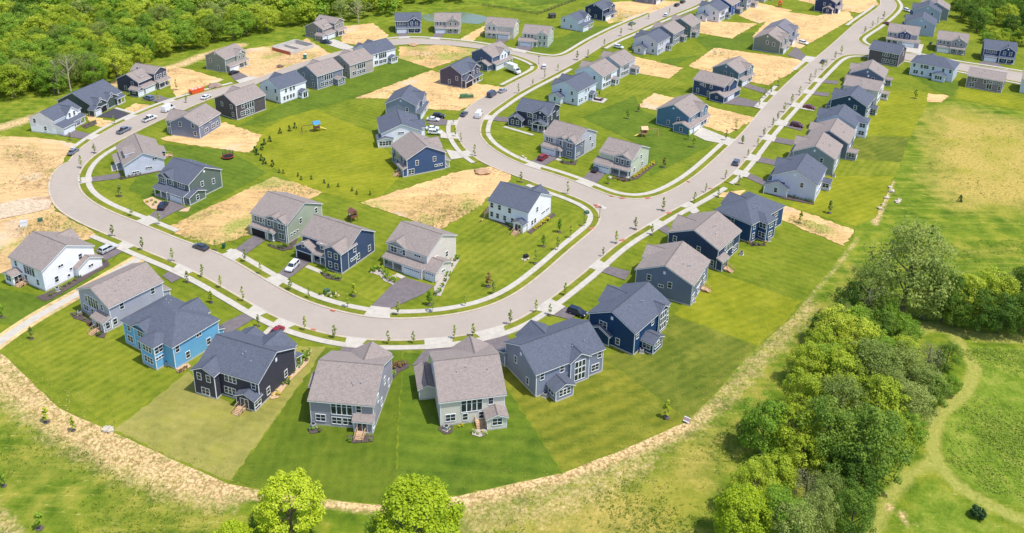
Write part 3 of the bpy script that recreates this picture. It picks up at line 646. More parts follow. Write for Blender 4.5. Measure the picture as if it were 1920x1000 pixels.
# --- front row, backs to the camera
H('big white house','big white house with grey-brown roof, low side garage and dark mulch bed, beside the footpath',(0,0,86,547.5,60.7),WH,RT,
 [(0,14,0,12.6,5.9,'gy',.5),(7,14.7,6.8,12.3,5.9,'gx',.62),(8.1,14.7,-1.5,3,2.75,'gy',.5),(-2.5,.2,8.7,11.9,2.75,'gx',.4)],
 [(0,'N','s10.2u h4.8@4.5 s3.2 q7.2@2.4 q6.4@1.0'),(0,'L','s2.5 s7.2@1 g5.3 s10.5u'),(2,'N','h11.6@1.6'),(3,'L','d10.3'),(3,'N','p-1.2')],steps=[(0,7.6,'L')])
H('grey house by the footpath','grey house with grey-brown roof beside the concrete footpath, wooden back steps and dark mulch bed',(-.35,-.35,202.8,579.4,54.8,5.9),GRY,RT,
 [(0,13.5,0,12.5,5.9,'gx',.44),(-1.9,.2,0,4.6,2.6,'sL',.4),(13.4,15.4,.3,5,2.75,'sR',.35)],
 [(0,'N','s3u s10.9u s.9@1'),(0,'L','g6.6 s9.4u d10.2@1.1 s3u s7.6@1 s5.6@1'),(1,'L','p2'),(1,'N','s-.9@.9')],steps=[(-1.9,2,'L')])
H('sky-blue house','bright sky-blue house with charcoal hipped roof and a two-storey bay at its back corner',(0,0,330,693.8,57.7),SKY,RC,
 [(0,11.8,0,17,5.9,'hy',.5),(-2.4,2.5,3.1,7.7,5.9,'hx',.5),(.02,6,8.4,13.4,5.9,'gx',.6),(6,12.7,4.2,11,5.9,'gx',.62),(11.7,13.2,.3,5,2.75,'sR',.35)],
 [(0,'N','s3.3 s8.8@1.3 h6.6@4.7 s1u@4'),(1,'N','d-1.3u m-1.3@2.5'),(1,'L','t5.4u t5.4'),(2,'L','d11u p11.4 s9.4'),(0,'L','s15u d15')])
H('charcoal house with the tan lawn','charcoal house with dark roof, white-trimmed windows and a worn tan back lawn',(0,0,478.6,773,338.6),CHAR,RC,
 [(-14.5,0,1.7,14,5.9,'gx',.5),(-14.7,-9.4,0,7,5.9,'gy',.45),(-4.4,.02,0,2,2.75,'gy',.45),(-8,-.5,8,15,5.9,'gy',.62),(-14.4,-9.6,8,16.2,5,'gy',.5),(-7,0.05,14,16.2,2.75,'sF',.3,'oF')],
 [(0,'N','t-6.8u t-7.2@1 s-1.2u'),(1,'N','s-13.2u s-10.9u d-12@.6'),(2,'N','p-2.4'),(0,'R','s4.5 s10.5 v7.8@6.8'),(2,'R','d1@1')],steps=[(-2.9,0,'N')])
H('mauve house','mauve-grey house with a wall of white-framed windows, left of the beige one',(0,0,583.8,796.2,354.3),(152,150,162),RT,
 [(0,12.6,0,15.2,5.9,'gx',.45),(8.9,12.62,-1.2,.3,2.85,'sN',.6),(4.2,12.1,8,16,5.9,'gy',.62),(-1.6,.2,5.2,10,4.9,'gx',.4)],
 [(0,'N','d2 g6.3 d5.2@.8 d7.4@.8 s9.7u'),(1,'N','p10.6'),(0,'R','s3.6u s9u s6 s12'),(1,'R','s-.5')],steps=[(10.4,-1.2,'N')])
H('beige house','beige house with low left wing and gabled back sunroom at the foot of the bend',(0,0,826,800.9,12.2),BEI,RT,
 [(0,12.8,.1,15.8,5.9,'gx',.45),(8.8,12.7,-2.7,.4,2.75,'gy',.4),(4.8,12.3,8,16.4,5.9,'gy',.62),(-3.2,.2,8.6,15.6,2.75,'gy',.45)],
 [(0,'N','d2 g6.2@2.9 s4.9@.9 s8.1@.9 s10u'),(1,'N','d10.8'),(0,'L','s12u q5@4.5')],steps=[(7.7,.1,'N')])
H('slate house','slate-grey house with charcoal roof, tall three-column window bay and gabled sunroom at the back',(0,0,1004.4,746,31.7),SLT,RC,
 [(0,17,0,12.2,5.9,'gx',.5),(2.7,7.1,-3.3,.3,2.75,'gy',.45),(8.2,13,-.5,4,5.9,'gy',.6),(3.6,10.8,6,13.2,5.9,'gy',.62),(-.4,5,11.8,14.2,2.75,'sF',.35)],
 [(0,'N','s1.4u s6.3u d15 s16u'),(1,'N','t4.9'),(1,'L','d-1.6'),(2,'N','G10.6@.9'),(0,'L','s3.2@1.3 s8@3.6 v6@6.6')])
H('deep navy house','deep navy-blue house with charcoal roof, white window bay and low side wing',(0,0,1187.4,667.4,52.1),DNAV,RC,
 [(0,15.2,0,12,5.9,'gx',.5),(2.9,7.1,-3.2,.3,2.75,'gy',.45),(10,13.9,-.4,4,5.9,'gy',.6),(6,13,6,13,5.9,'gy',.6),(-.8,.3,6,11.5,2.75,'gx',.5)],
 [(0,'N','s1.2u s7.8u d14.4 s14.6u'),(1,'N','t5'),(1,'L','d-1.5'),(2,'N','G12@.9'),(0,'L','s4.2 d8.2@3.8 v6@6.8')])
H('grey-blue house with the taupe roof','grey-blue house with grey-brown roof and wooden steps, next up from the deep navy house',(0,0,1294,576,61.9),(112,122,144),RT,
 [(.3,13.4,0,14.4,5.9,'gx',.45),(7,13.5,7,15,5.9,'gy',.55)],
 [(0,'N','d1.8 g6 d6@.9 s10u d10.6'),(0,'L','s5.6@3.5 h7.8@3 s11u v7.2@6.8')],steps=[(9,0,'N')])
H('steel-navy house','steel-navy house with taupe roof, pale window wall and small lean-to at the back corner',(0,0,1352.4,510.7,52.5),(52,68,98),RT,
 [(.2,13.4,1.5,16,5.9,'gx',.45),(0,3.6,0,1.7,2.9,'sN',.4),(3.8,10.4,8,16.8,5.9,'gy',.6)],
 [(0,'N','g7 s4.6u s9.8@1 d11.4 s5.6'),(1,'N','p1.8'),(0,'L','s7@3.4 s14u d3.4@.8')],steps=[(1.8,0,'N')])
H('cobalt house by the dirt strip','cobalt-blue house with charcoal hipped roof and two-storey back bay, next to a dirt strip',(0,0,1405.1,456.9,43.9),(40,74,116),RC,
 [(0,16.6,0,11.6,5.9,'hx',.5),(3.8,8.3,-2.5,4,5.9,'hy',.5),(4.5,12,6,12.6,5.9,'gy',.6)],
 [(0,'N','s1.5u s1.5 d12.6u d12.6'),(1,'N','d6u d6'),(1,'L','d-1.2u d-1.2'),(0,'L','s6u')])
ZB=Zm(480,0,4)
H('purple-grey house on bare earth','purple-grey unfinished-looking house with charcoal roof and front gables, alone on bare earth',(0,0,825,157.5,331),(84,80,98),RC,
 [(0,10.6,0,13.4,5.9,'gy',.55),(8.6,12.2,.4,5.6,3.6,'gx',.7),(5.5,11.2,6.6,12.6,5.9,'gx',.62),(10.5,12.4,5.8,13,2.75,'sR',.32,'oR')],
 [(0,'N','s8.2@3.2 s4.6@1.2'),(1,'R','O3'),(2,'R','s8.2u s11u'),(0,'R','f8 s10.5')])
H('slate-blue house with the white front','slate-blue house with taupe roof, side wing and a white street front, beside the purple-grey one',(-.3,-.3,882.5,98.8,326,5.9),(86,100,130),RT,
 [(0,11,0,13.4,5.9,'gy',.5),(4.4,10.6,-2.8,.2,2.75,'gy',.45),(5.6,11.6,5,10.6,5.9,'gx',.7,'c230,234,240'),(10.8,12.8,.2,6,2.75,'sR',.32),(10.8,12.8,6,13,2.75,'sR',.32,'oR')],
 [(0,'N','s5.4@3 '),(1,'N','s7.5@.9'),(2,'R','s6.6u s8.8u'),(3,'R','D3.1'),(0,'R','s8 f10 s11.8')])
# --- inside the loop, fronts to the camera
H('sage house with the open garage','sage-green house with taupe roof and open double garage, inside the bend',(0,0,541,457.5,61.4),(166,174,156),RT,
 [(0,14,0,12.8,5.9,'gy',.48),(-1.3,.2,6.2,12.4,2.75,'sL',.35),(-.25,4,.4,4.8,5.9,'gx',.55,'c118,126,118'),(-.15,4,2,8,5.9,'gx',.4,'c118,126,118'),(-1.5,.1,4,6.2,2.75,'gx',.5,'oL')],
 [(0,'N','q1.4 q2.6 q3.8 s5.2@3.9 s11.6@4.2'),(2,'L','d2 d2u'),(0,'L','t10.4u f5 q8.4u'),(3,'L','s6.4u'),(1,'L','O9.4')])
H('denim-blue house','denim-blue house with taupe roof, open garage and deep front porch, inside the bend',(0,0,641,515,61.2),(66,82,112),RT,
 [(2.8,13.6,0,15.2,5.9,'gy',.58),(0,6,0,5.3,5.9,'gx',.55),(.5,7,10,15.6,3.5,'gx',.55),(.8,3,5.3,10.1,2.75,'sL',.35,'o'),(1.8,4,6.4,9,5.5,'sL',.2,'z4')],
 [(0,'N','q4 q5 q6 s6.8 s11.4@1.3 s5.4u'),(1,'L','s1.6u s3.6u s1.6 s3.6'),(2,'L','O12.8 s12.8@3.9'),(4,'L','s7.7@4.2'),(0,'L','f7.4 s9')])
H('cream house with the triple garage','cream house with taupe roof, stone-edged beds and a triple white garage on a wide drive',(-.35,-.35,801.25,482.5,59.5,5.9),(214,206,198),RT,
 [(0,12.8,0,12.6,5.9,'gy',.48),(-2.2,.2,.2,6.2,2.75,'sL',.32),(-2.2,.2,6.2,12.4,2.75,'sL',.32,'o'),(-1.4,5.5,-3.5,.2,2.75,'gy',.45),(-.15,4,6.6,12.5,5.9,'gx',.5,'c176,172,166')],
 [(0,'N','s4@2.4 s8.6@1.6'),(1,'L','D3.2'),(3,'L','H-1.7'),(4,'L','d10.4u q8u s7.2u'),(0,'L','m3@4.8 f7.4 s9.6'),(3,'N','h2@1.5')])
H('white corner house','white farmhouse-style corner house with charcoal roof on the grassy corner by the junction',(0,0,989,434,58),WH,RC,
 [(0,12.8,0,13,5.9,'gy',.5),(9,13.6,1.5,7,5.9,'gx',.62),(-2,.2,.3,3.4,2.75,'gx',.45)],
 [(0,'N','s2.4@.9 s4@.9 s5@4 m8.5@2 m11@2'),(0,'L','s12u s9.4u s6u s12 s10 s7.6 s5'),(2,'L','p1.9')],steps=[(-2,1.9,'L')])
H('royal-blue house','royal-blue house with taupe roof beside the big bare plot, white porch toward the street',(0,0,757,333,28.7),(62,86,126),RT,
 [(1.2,14.4,0,12.8,5.9,'gy',.5),(-.2,1.4,0,4.4,2.75,'sL',.4),(14.2,16,0.2,4.6,2.75,'sR',.35,'oR'),(8,15.2,5,11.5,5.9,'gx',.6)],
 [(0,'N','s4.6@3.4 s10.6@3.6 d2.6@.8 q11@1.6 q12@1.6 q13@1.6'),(0,'L','s3u g7.6 d10@.9 s11.6u'),(1,'L','p2.2')],steps=[(-.2,2.2,'L')])
H('white house behind the royal-blue one','white house with charcoal roof and four-pane sunroom, directly behind the royal-blue house',(0,0,Zm(680,140,5)(145,690)[0],Zm(680,140,5)(145,690)[1],13.9),WH,RC,
 [(1.4,15,.8,14.6,4.9,'gy',.42),(0,5,-.2,4,2.9,'gy',.3),(9,16.6,4,10,4.9,'gx',.45)],
 [(1,'N','s1@.9 s2@.9 s3@.9 s4@.9'),(0,'N','m8@4.4')])
H('blue-grey house with parked cars','blue-grey house with charcoal roof and two cars on its drive, beside the bare plot',(-.3,-.3,Zm(680,140,5)(205,275)[0],Zm(680,140,5)(205,275)[1],352,5.9),(136,144,160),RC,
 [(0,11.4,0,13.2,5.9,'gy',.5),(7,12.2,6.4,12.6,5.9,'gx',.62),(11.2,13,.2,6.4,2.75,'sR',.32),(11.2,13,6.4,12.6,2.75,'sR',.32,'o')],
 [(0,'N','s8@3.4 r5.7@7'),(0,'R','t3u'),(1,'R','s8u s10.5u'),(2,'R','D3.2')])
H('teal-green house','slate-green house with charcoal-blue roof, white porch and a dark car on the drive',(-.35,-.35,353.4,347.6,60.5,5.9),(98,112,106),RC,
 [(0,12.2,0,12.6,5.9,'gy',.5),(-1.5,4.4,-1.5,.2,2.6,'gy',.4),(-2.2,.2,.3,6.8,2.75,'sL',.32),(-2.6,.2,6.9,12.4,2.75,'sL',.32,'o'),(-.5,4,9,12.55,5.9,'gx',.75),(-.1,6.3,6.6,12.5,5.9,'gx',.55)],
 [(0,'N','s4.8@3.4 s9@2.6 r6@7.4'),(1,'N','s1.4@.8'),(2,'L','D3.5'),(0,'L','t3.4u f8 s10.4'),(4,'L','d10.7u r10.7@6.6'),(5,'L','s7.9u')])
H('lavender house on the left bend','pale lavender house with long taupe roof and white shed dormer, inside the left bend',(0,0,236,333,30),LAV,RT,
 [(0,11.6,0,17,4.1,'gy',.52),(1.0,4.4,4,9.4,6.0,'sL',.12,'z4c236,238,243'),(-1.8,.2,6,13,2.7,'sL',.3,'o'),(11.4,13.4,9,13,2.75,'sR',.3)],
 [(0,'N','h9@4.2 m3@.9 m7@1.6'),(0,'L','f9 s11'),(3,'N','d12.4')],steps=[(13.4,10.4,'R')])
# --- street along the left and its rear-facing neighbours (gable toward the camera, back on the right)
def row(short,label,px,py,deg,w_,d,wall,roof,front='L',corner='NR',**k):
    g_=k.pop('g_'); z=k.pop('z',0); dy=k.pop('dy',0); lx=(d if corner=='NR' else 0)+(0 if not z else (.35 if corner=='NR' else -.35))
    return HG(short,label,(lx,dy if not z else -.35,px,py,deg,z),front,w_,d,wall,roof,g_,**k)
BK=dict(xg=(1,6.6,1.4),ga=(6.6,11.5,1.4),po=(1,6.6,1.8),su=(1.2,4.8,2.6),gr=7.6,rw='s10.6u d10.8',rr='s4u s9u s9.6')
def bk(**k): q=dict(BK); q.update(k); return q
row('slate-blue house on bare earth','slate-blue house with taupe roof, standing on bare sand near the left bend',376,261.6,345,12.5,11.4,(124,130,152),RT,g_=bk(ze=5.0,su=None,gr=None,rw='s2 d4.4 d8.6 s6u s11u',xg=(4,11,2.5,.7)))
row('dark brown house','dark brown house with taupe roof and white-framed window wall, left end of its row',445,226,327,13.6,11.6,BRN,RT,g_=bk(su=None))
row('white house in the rear-facing row','white house with charcoal roof and gabled back porch, right beside the dark brown house',527,195.5,325,12.8,11.6,WH,RC,g_=bk(su=(1,4,2.2),gr=None,rw='s6u s7.6u s10u s6.4 s7.8 s9.4 s11'))
row('steel-grey house with sunroom','steel-grey house with taupe roof and gabled sunroom, between a white and a tan house',596,169.5,323,13.4,12,(120,128,144),RT,g_=bk())
row('tan house','tan house with taupe roof and wooden back steps, fourth in the rear-facing row',657,148,322,13,12,(176,166,160),RT,g_=bk(su=None,gr=6.6,rw='s10u d10.8 s8.6@1'),steps=None)
row('white house at the dirt corner','white house with charcoal cross-gabled roof, beside the weedy bare corner plot',697,127.5,318,13.4,12.4,WH,RC,g_=bk(su=(.5,4,2,'gy'),gr=7.2,xg2=(7,12,.8)))
# --- far left street, fronts to the right
FR=dict(xg=(6.4,12,.6),ga=(.6,6,1.6),po=(6.2,12.2,1.8),gr=None,rw='',su=None,lw='s4@1.2 s8@3.6 ',rr='s4u ')
def fr(**k): q=dict(FR); q.update(k); return q
row('white farmhouse at the far left','white farmhouse with charcoal roof and lean-to porch, at the far left street edge',Zm(40,120,5.556)(110,707)[0],Zm(40,120,5.556)(110,707)[1],346,13,10,WH,RC,front='R',corner='NL',g_=fr(ze=5.2,ga=(.2,5.4,3.2),xg=(5.4,11,.4,.8),po=(5.4,12.4,2)))
H('dark green house','dark green house with charcoal roof, porch posts and open garage on fresh black drive',(12,-1.5,178.6,220.5,343),(70,84,82),RC,
 [(-5.5,9.6,0,15.4,3.8,'gy',.52),(3,11,.5,6,3.4,'gx',.7),(3,10.6,7,12.5,3.4,'gx',.6),(9.6,12,-1.5,2,2.75,'gx',.5),(9.4,11.6,11,15,2.75,'sR',.3,'oR')],
 [(1,'R','O3.4 s3.2@4.2'),(3,'R','H.3'),(2,'R','s9.4@4'),(1,'N','s7@3')])
def two_step(short,label,px,py,deg,wall,roof):
    return H(short,label,(0,0,px,py,deg),wall,roof,[(0,10.6,0,7.6,5.0,'gy',.5),(.6,12,7.4,14.2,6.5,'gx',.5),(10.4,12.4,.6,7,2.75,'sR',.32),(8.4,12.6,-2.8,.2,2.75,'gx',.5),(7,9.4,2.4,5.6,6.2,'sR',.15,'z4.8'),(11.8,13.8,7.6,14,2.75,'sR',.32,'oR')],
     [(0,'N','s4 s7.6@3.4'),(1,'R','s8.8u s10.8u s12.8u'),(2,'R','D3.8'),(3,'R','H-1.3'),(3,'N','h10.6@1.5'),(4,'R','m4@5.4'),(1,'R','f9 s11 s13'),(1,'N','s4@6.6')])
two_step('charcoal house with the silver car','charcoal house with stepped taupe roof and white posts, a silver-blue car on its drive',Zm(40,120,5.556)(1010,283)[0],Zm(40,120,5.556)(1010,283)[1],340,(70,74,92),RT)
row('sage-grey house by the wood','sage-grey house with taupe roof and white garage on a mown plot by the wood',387.5,130,336,12.6,10.6,(138,144,136),RT,front='R',corner='NL',g_=fr())
two_step('khaki house by the foundation','khaki-grey house with taupe stepped roof and new white drive, above the unfinished foundation',573,69,333,(138,136,130),RT)
# --- far top, fronts to the camera
FN=dict(xg=(6,12,.5),ga=(.6,5.6,1.0,),po=(6,12,1.6),rw='',gr=None,fw='s1.4u s3u s4.6u',lw='',rr='s4u s8u s8 ')
def fn(**k): q=dict(FN); q.update(k); return q
HG('navy house by the pond','navy house with charcoal roof and white garage, left of the pond',(0,0,742,62,8),'N',12.4,10.5,(54,70,104),RC,fn())
HG('tan house by the pond','tan-grey house with taupe roof in front of the pond, next to the navy one',(0,0,815,62,1),'N',12.4,10.5,(172,164,158),RT,fn())
HG('cream house past the pond','cream house with stepped taupe roof, right of the pond',(0,0,910,69.5,347),'N',14,10.5,(214,208,200),RT,fn(xg=(.5,6,.6),ga=(6.6,12,1.4),po=(.5,6.2,1.8),dorm=(7.4,11)))
HG('pale sage corner house','pale sage house with taupe roof on the far street corner, white triple garage',(12.4,0,Zm(960,0,4)(270,358)[0],Zm(960,0,4)(270,358)[1],345),'N',12.4,10.8,(186,194,176),RT,fn(xg=(7,12.2,.4),ga=(-1.4,5.6,2.4),po=(5.6,7.4,1.6)))
row('white gabled house on the far street','white house with charcoal roof and steep front gable on the far street',Zm(960,0,4)(365,212)[0],Zm(960,0,4)(365,212)[1],326,12,10,PALE,RC,front='R',corner='NL',g_=fr(ze=5.2,ga=(.2,5.4,2.8),xg=(5.4,11,.4,.8)))
row('dark blue house on the far street','dark blue house with charcoal roof, just behind the white gabled house on the far street',Zm(960,0,4)(545,135)[0],Zm(960,0,4)(545,135)[1],326,13,10.5,(44,58,88),RC,front='R',corner='NL',g_=fr())
row('grey house at the top edge','grey house half out of view at the top edge beside two dark parked cars',1192,4,328,12,10.5,(120,122,140),RT,front='R',corner='NL',g_=fr())
# --- middle block, backs to the right
row('pale blue house with the patio','pale blue-white house with charcoal roof and a patio of dark seating behind it',1083,199.5,326,14,11.8,(212,222,234),RC,g_=bk(su=(2.4,5.4,1.6),gr=None,rw='s8u s6u s11 s12.6 s8@1',sb=('R',2.6,.4,5.6),xg2=(8,13,.6)))
row('white house with the taupe roof','white house with taupe roof, next behind the pale blue house with the patio',1128,170,326,12.6,12.6,(222,230,240),RT,g_=bk(su=(1.2,4.4,1.8),gr=7.4))
row('pale grey house at the bare plot','pale grey house with taupe roof and wooden back steps beside a long bare plot',1161.5,149,325,13,11.5,(188,190,200),RT,g_=bk(su=(.6,3.8,2.8)))
row('lavender house in the middle block','lavender-grey house with charcoal roof, small side wing and white car beside it',1232,104.6,327,13,11.8,(204,204,218),RC,g_=bk(su=(1,3.6,1.8),gr=None,rw='s8u s10u s8 s10.4 s11.8',sb=('R',3,1.5,6.5),xg2=(6.4,11.4,.8)))
row('mid-grey house in the middle block','mid-grey house with taupe roof, directly behind the lavender-grey one',1261,87,327,12.6,11.8,(126,130,148),RT,g_=bk(su=(.8,3.6,1.8)))
row('grey-green house in the middle block','grey-green house with taupe roof, third back from the lavender-grey one',1294,72,327,12,11.6,(120,132,132),RT,g_=bk(su=(6,10,2)))
row('white house behind the bare plots','white house with charcoal roof and small side wing, beyond the bare middle plots',1347,43,327,13,12,(214,218,230),RC,g_=bk(su=(.8,3.6,1.8),sb=('R',2.8,1,6)))
row('bright blue house at the far end','bright blue house with taupe roof behind the white one, far end of the middle block',1370,31,327,12,11.6,(48,84,140),RT,g_=bk(gr=None,rw='s4u s8u d8'))
row('grey house with the white back','grey house with taupe roof and white-framed back windows, last of the middle block row',1399,19,327,12,11.6,(170,176,188),RT,g_=bk())
row('taupe house at the top of the middle block','pale taupe house cut by the top edge, at the end of the middle block',1432,5,327,12,11.6,(190,184,180),RT,g_=bk())
# --- houses facing the straight road from the left
ST=dict(xg=(6.6,12.4,1.0),ga=(.6,6.2,1.6),po=(6.4,12.6,1.8),su=None,gr=None,rw='',sb=('L',5.2,2.0,6.6),lw='s3@3.6 s6u@3.4 ',rr='')
def st(**k): q=dict(ST); q.update(k); return q
H('teal-blue house with the white drive','teal-blue house with taupe roof, side gable wing and broad white concrete drive',(0,0,1230,233,324.5),TEAL,RT,
 [(0,12.8,0,14.6,5.9,'gy',.5),(8.2,14.4,-2.7,.2,2.75,'gy',.4),(12.6,14.6,.2,6.4,2.75,'sR',.32),(12.6,14.8,6.4,14,2.75,'sR',.32,'oR'),(8,13.6,8,14.2,5.9,'gx',.62)],
 [(0,'N','s8.6@3.2 s4.8@1.2 r6.4@7.4'),(1,'N','s11.2@.9'),(0,'R','t3.4u'),(4,'R','s9.6u s12.4u'),(2,'R','D3.4'),(1,'R','H-1.3')])
H('navy house with the side wing','navy house with taupe roof and low gabled side wing, behind the teal-blue house',(0,0,1298.3,175,320),(52,74,108),RT,
 [(0,13.6,0,11.4,5.9,'gx',.42),(9,15.2,-2.6,.2,2.75,'gy',.4),(13.4,15.2,.3,11,2.75,'sR',.32),(9,14.2,3,9.6,5.9,'gx',.55)],
 [(0,'N','h3.6@4.4 s5u s8u@4 s2.2 s7@1'),(1,'N','q12@1.6'),(2,'R','D3.4')])
row('grey-teal house','grey-teal house with taupe roof and white front posts, behind the navy side-wing house',Zm(1200,90,5.556)(745,345)[0],Zm(1200,90,5.556)(745,345)[1],323,13,11.6,(102,122,134),RT,front='R',corner='NL',g_=st(sb=None))
row('sage house between bare plots','sage-green house with grey-brown roof between two bare plots, white car on its drive',1411,94,330,14.6,12.4,(118,128,122),RT,front='R',corner='NL',g_=st(sb=None,xg2=(1,6,.6)))
row('grey house behind the sage one','grey house with slate roof tucked directly behind the sage house between bare plots',1411,94,330,14,12.4,(150,154,164),(112,110,118),front='R',corner='NL',g_=st(sb=None),dy=-16.6)
row('dark navy house at the top bend','dark navy house with small side wing near the top bend of the straight road',1526,21,330,12.4,11,(48,62,98),RT,front='R',corner='NL',g_=st(sb=('L',2.4,1,6)))
# --- island block, fronts to the camera
H('charcoal house with the gabled porch','charcoal house with charcoal-blue roof and white-columned gabled porch, left of the island block',(0,0,Zm(920,180,5.556)(190,312)[0],Zm(920,180,5.556)(190,312)[1],336),(56,62,80),RC,
 [(2,14.6,2.2,12.6,5.9,'gx',.5),(-.3,5,0,7,2.9,'gy',.62),(8.6,14.4,1.4,7.5,5.9,'gy',.6),(9.4,14.2,-1,1.5,3.0,'gy',.55,'oN')],
 [(1,'N','s1.4 s3.4 v2.3@3.6'),(0,'N','d7.2u s7.2'),(2,'N','s9.6u q11.5u s13.4u v11.5@6.3 f11.8'),(0,'R','s5@3.4 d10.6@3')])
H('dove-grey house with the red car','dove-grey house with taupe roof, white garage and a red car, middle of the island block',(0,0,Zm(920,180,5.556)(875,672)[0],Zm(920,180,5.556)(875,672)[1],324.5),(186,188,198),RT,
 [(-12.6,0,.3,13.4,5.9,'gx',.48),(-5,.02,0,6,5.9,'gy',.62,'c124,130,146'),(-12.2,-6.6,-1.8,.6,2.75,'sN',.32),(-7,-4.8,-1.6,.6,2.75,'gy',.5,'oN'),(-8,-3,.05,6,5.9,'gy',.4,'c124,130,146')],
 [(1,'N','d-2.2 d-2.2u v-2.5@6.4'),(0,'N','t-10.4u'),(4,'N','s-5.8u q-7.2u'),(2,'N','D-9.4'),(0,'R','s4u s9.5u s11 m2@1.4')])
H('light sage house','light sage house with taupe roof, dark dormer and yellow-green shrubs along its side',(0,0,Zm(920,180,5.556)(1440,862)[0],Zm(920,180,5.556)(1440,862)[1],326.5),(190,198,178),RT,
 [(-11.4,0,1.2,13.6,5.9,'gx',.46),(-6.2,-.05,.9,6,5.9,'gy',.4,'c120,124,128'),(-12.2,-6.4,-1.2,1.6,2.75,'sN',.45),(-6.4,0,-.8,1.4,2.75,'sN',.32,'o'),(-10.4,-7,2.4,5,6.6,'sN',.15,'z4.8c96,98,104')],
 [(1,'N','s-5u s-3.1u s-1.2u'),(2,'N','D-9.2'),(4,'N','m-8.7@5.7'),(0,'R','s8u s9 s3.4@1'),(0,'N','f-5 s-3 s-1.4')])
# --- right-hand row, gables to the camera, backs on the right
RRd=dict(xg=(1,6.6,1.0),ga=(6.6,11.8,1.6),po=(1,6.6,1.8),su=(.8,3.8,2.4),gr=7.2,rw='s10u d10.8',rr='h3.4@3.8 s9u ')
def rr_(**k): q=dict(RRd); q.update(k); return q
row('nearest lavender house of the right row','lavender house with charcoal roof and side gable wing, nearest house of the right-hand row',1526,380,331,14,13.2,(204,206,228),RC,g_=rr_(sb=('R',1.4,-1.6,5.2)))
row('grey-green house of the right row','grey-green house with taupe roof, second from the near end of the right-hand row',Zm(1400,80,3.125)(522,690)[0],Zm(1400,80,3.125)(522,690)[1],332,13.4,13,(138,148,152),RT,z=5.9,g_=rr_(su=None))
row('slate house of the right row','slate-blue house with taupe roof and grey sunroom, third of the right-hand row',Zm(1400,80,3.125)(600,597)[0],Zm(1400,80,3.125)(600,597)[1],331,13,13,(110,118,138),RT,z=5.9,g_=rr_(su=(9,12.4,3)))
row('white house of the right row','white and pale blue house with charcoal roof and square back wing, right-hand row',Zm(1400,80,3.125)(640,500)[0],Zm(1400,80,3.125)(640,500)[1],330,12,13,(210,220,236),RC,z=5.9,g_=rr_(su=None,gr=None,rw='d9u d9',rb=(.6,5.6,3)))
row('dark teal house of the right row','dark teal house with charcoal roof in the middle of the right-hand row',Zm(1400,80,3.125)(708,380)[0],Zm(1400,80,3.125)(708,380)[1],327,12.6,13,(44,70,94),RC,z=5.9,g_=rr_(su=(1,4,2)))
row('cream house of the right row','cream house with taupe roof, almost hidden behind the dark teal house in the right-hand row',Zm(1400,80,3.125)(775,290)[0],Zm(1400,80,3.125)(775,290)[1],328,12.4,13,(218,216,220),RT,z=5.9,g_=rr_(su=(1,4,2.4),kind='gy',pt=.36))
row('blue-grey house of the right row','blue-grey house with taupe roof and gable vent, farthest of the right-hand row',Zm(1400,80,3.125)(808,212)[0],Zm(1400,80,3.125)(808,212)[1],332,12.4,13,(104,114,138),RT,z=5.9,g_=rr_(su=(.4,3.4,2.4)))
# --- top right
HG('brown house on the side street','dark brown house with charcoal roof and tan gable end, where the side street begins',(0,0,Zm(1600,0,5.556)(148,640)[0],Zm(1600,0,5.556)(148,640)[1],323),'F',13,10.8,(98,90,96),RC,fn(xg=(1,6,1),po=None,ga=None,rw='t5.6u t5.6 d2u s1.4 s3',sb=None,lw='s4u ',rr='s4 '))
HG('pale blue house with back porch','large pale blue house with dark hipped roof and gabled back porch, on the side street',(0,0,Zm(1600,0,5.556)(580,780)[0],Zm(1600,0,5.556)(580,780)[1],325),'F',17,11,(206,216,232),RC,fn(kind='hx',xg=(8,14,1),po=None,ga=None,su=(2.6,7.4,2.4),rw='s1.2u s4u s8u d10.8u s12.6u s15.6u d14.6 s12 s8.6',lw='',rr=''))
HG('low mauve house','low mauve-brown house with broad taupe roof and small wooden back steps, on the side street',(0,0,Zm(1600,0,5.556)(1165,908)[0],Zm(1600,0,5.556)(1165,908)[1],327),'F',13.4,12.8,(128,120,128),RT,fn(ze=5,pt=.3,xg=None,po=None,ga=None,rw='d10.6@3.2 d11.2@.8 s6.6@3 h4.6@3.6 h3@3.6 h1@3.6 s1@1.2 p4.8@1',lw='',rr=''))
HG('grey house with three garage doors','grey house with taupe roof, navy front gable and a white triple garage',(0,0,Zm(1600,0,5.556)(340,452)[0],Zm(1600,0,5.556)(340,452)[1],333),'N',13.4,11,(160,160,170),RT,fn(xg=(4.6,10.6,.5,.5),ga=(5.2,14.6,2.2),po=(0,5.2,2.0),acc=(62,76,118),fw='s1.4u s3.4u'))
HG('grey house with the two-tone gable','grey house with taupe roof, white garage and grey double gable, second along the side street',(0,0,Zm(1600,0,5.556)(855,535)[0],Zm(1600,0,5.556)(855,535)[1],335),'N',12.6,11,(150,148,150),RT,fn())
HG('navy house on the side street','navy house with charcoal-blue roof and white garage at the right edge of the side street',(0,0,Zm(1600,0,5.556)(1340,632)[0],Zm(1600,0,5.556)(1340,632)[1],337),'N',13,11,(40,64,104),RC,fn(xg=(6.4,12.6,.5),po=(6.4,12.8,1.6)))
HG('pale house at the right edge','pale grey-blue house just cut by the right edge of the view',(0,0,1911,174,330),'F',12,11,(196,206,220),RT,fn(po=None,ga=None,xg=None))
row('pale blue-grey house with the deck','pale blue-grey house with charcoal roof, nearest of three by the upper right wood',Zm(1600,0,5.556)(832,390)[0],Zm(1600,0,5.556)(832,390)[1],334,13,13.4,(172,184,204),RC,g_=rr_(su=None,sb=None))
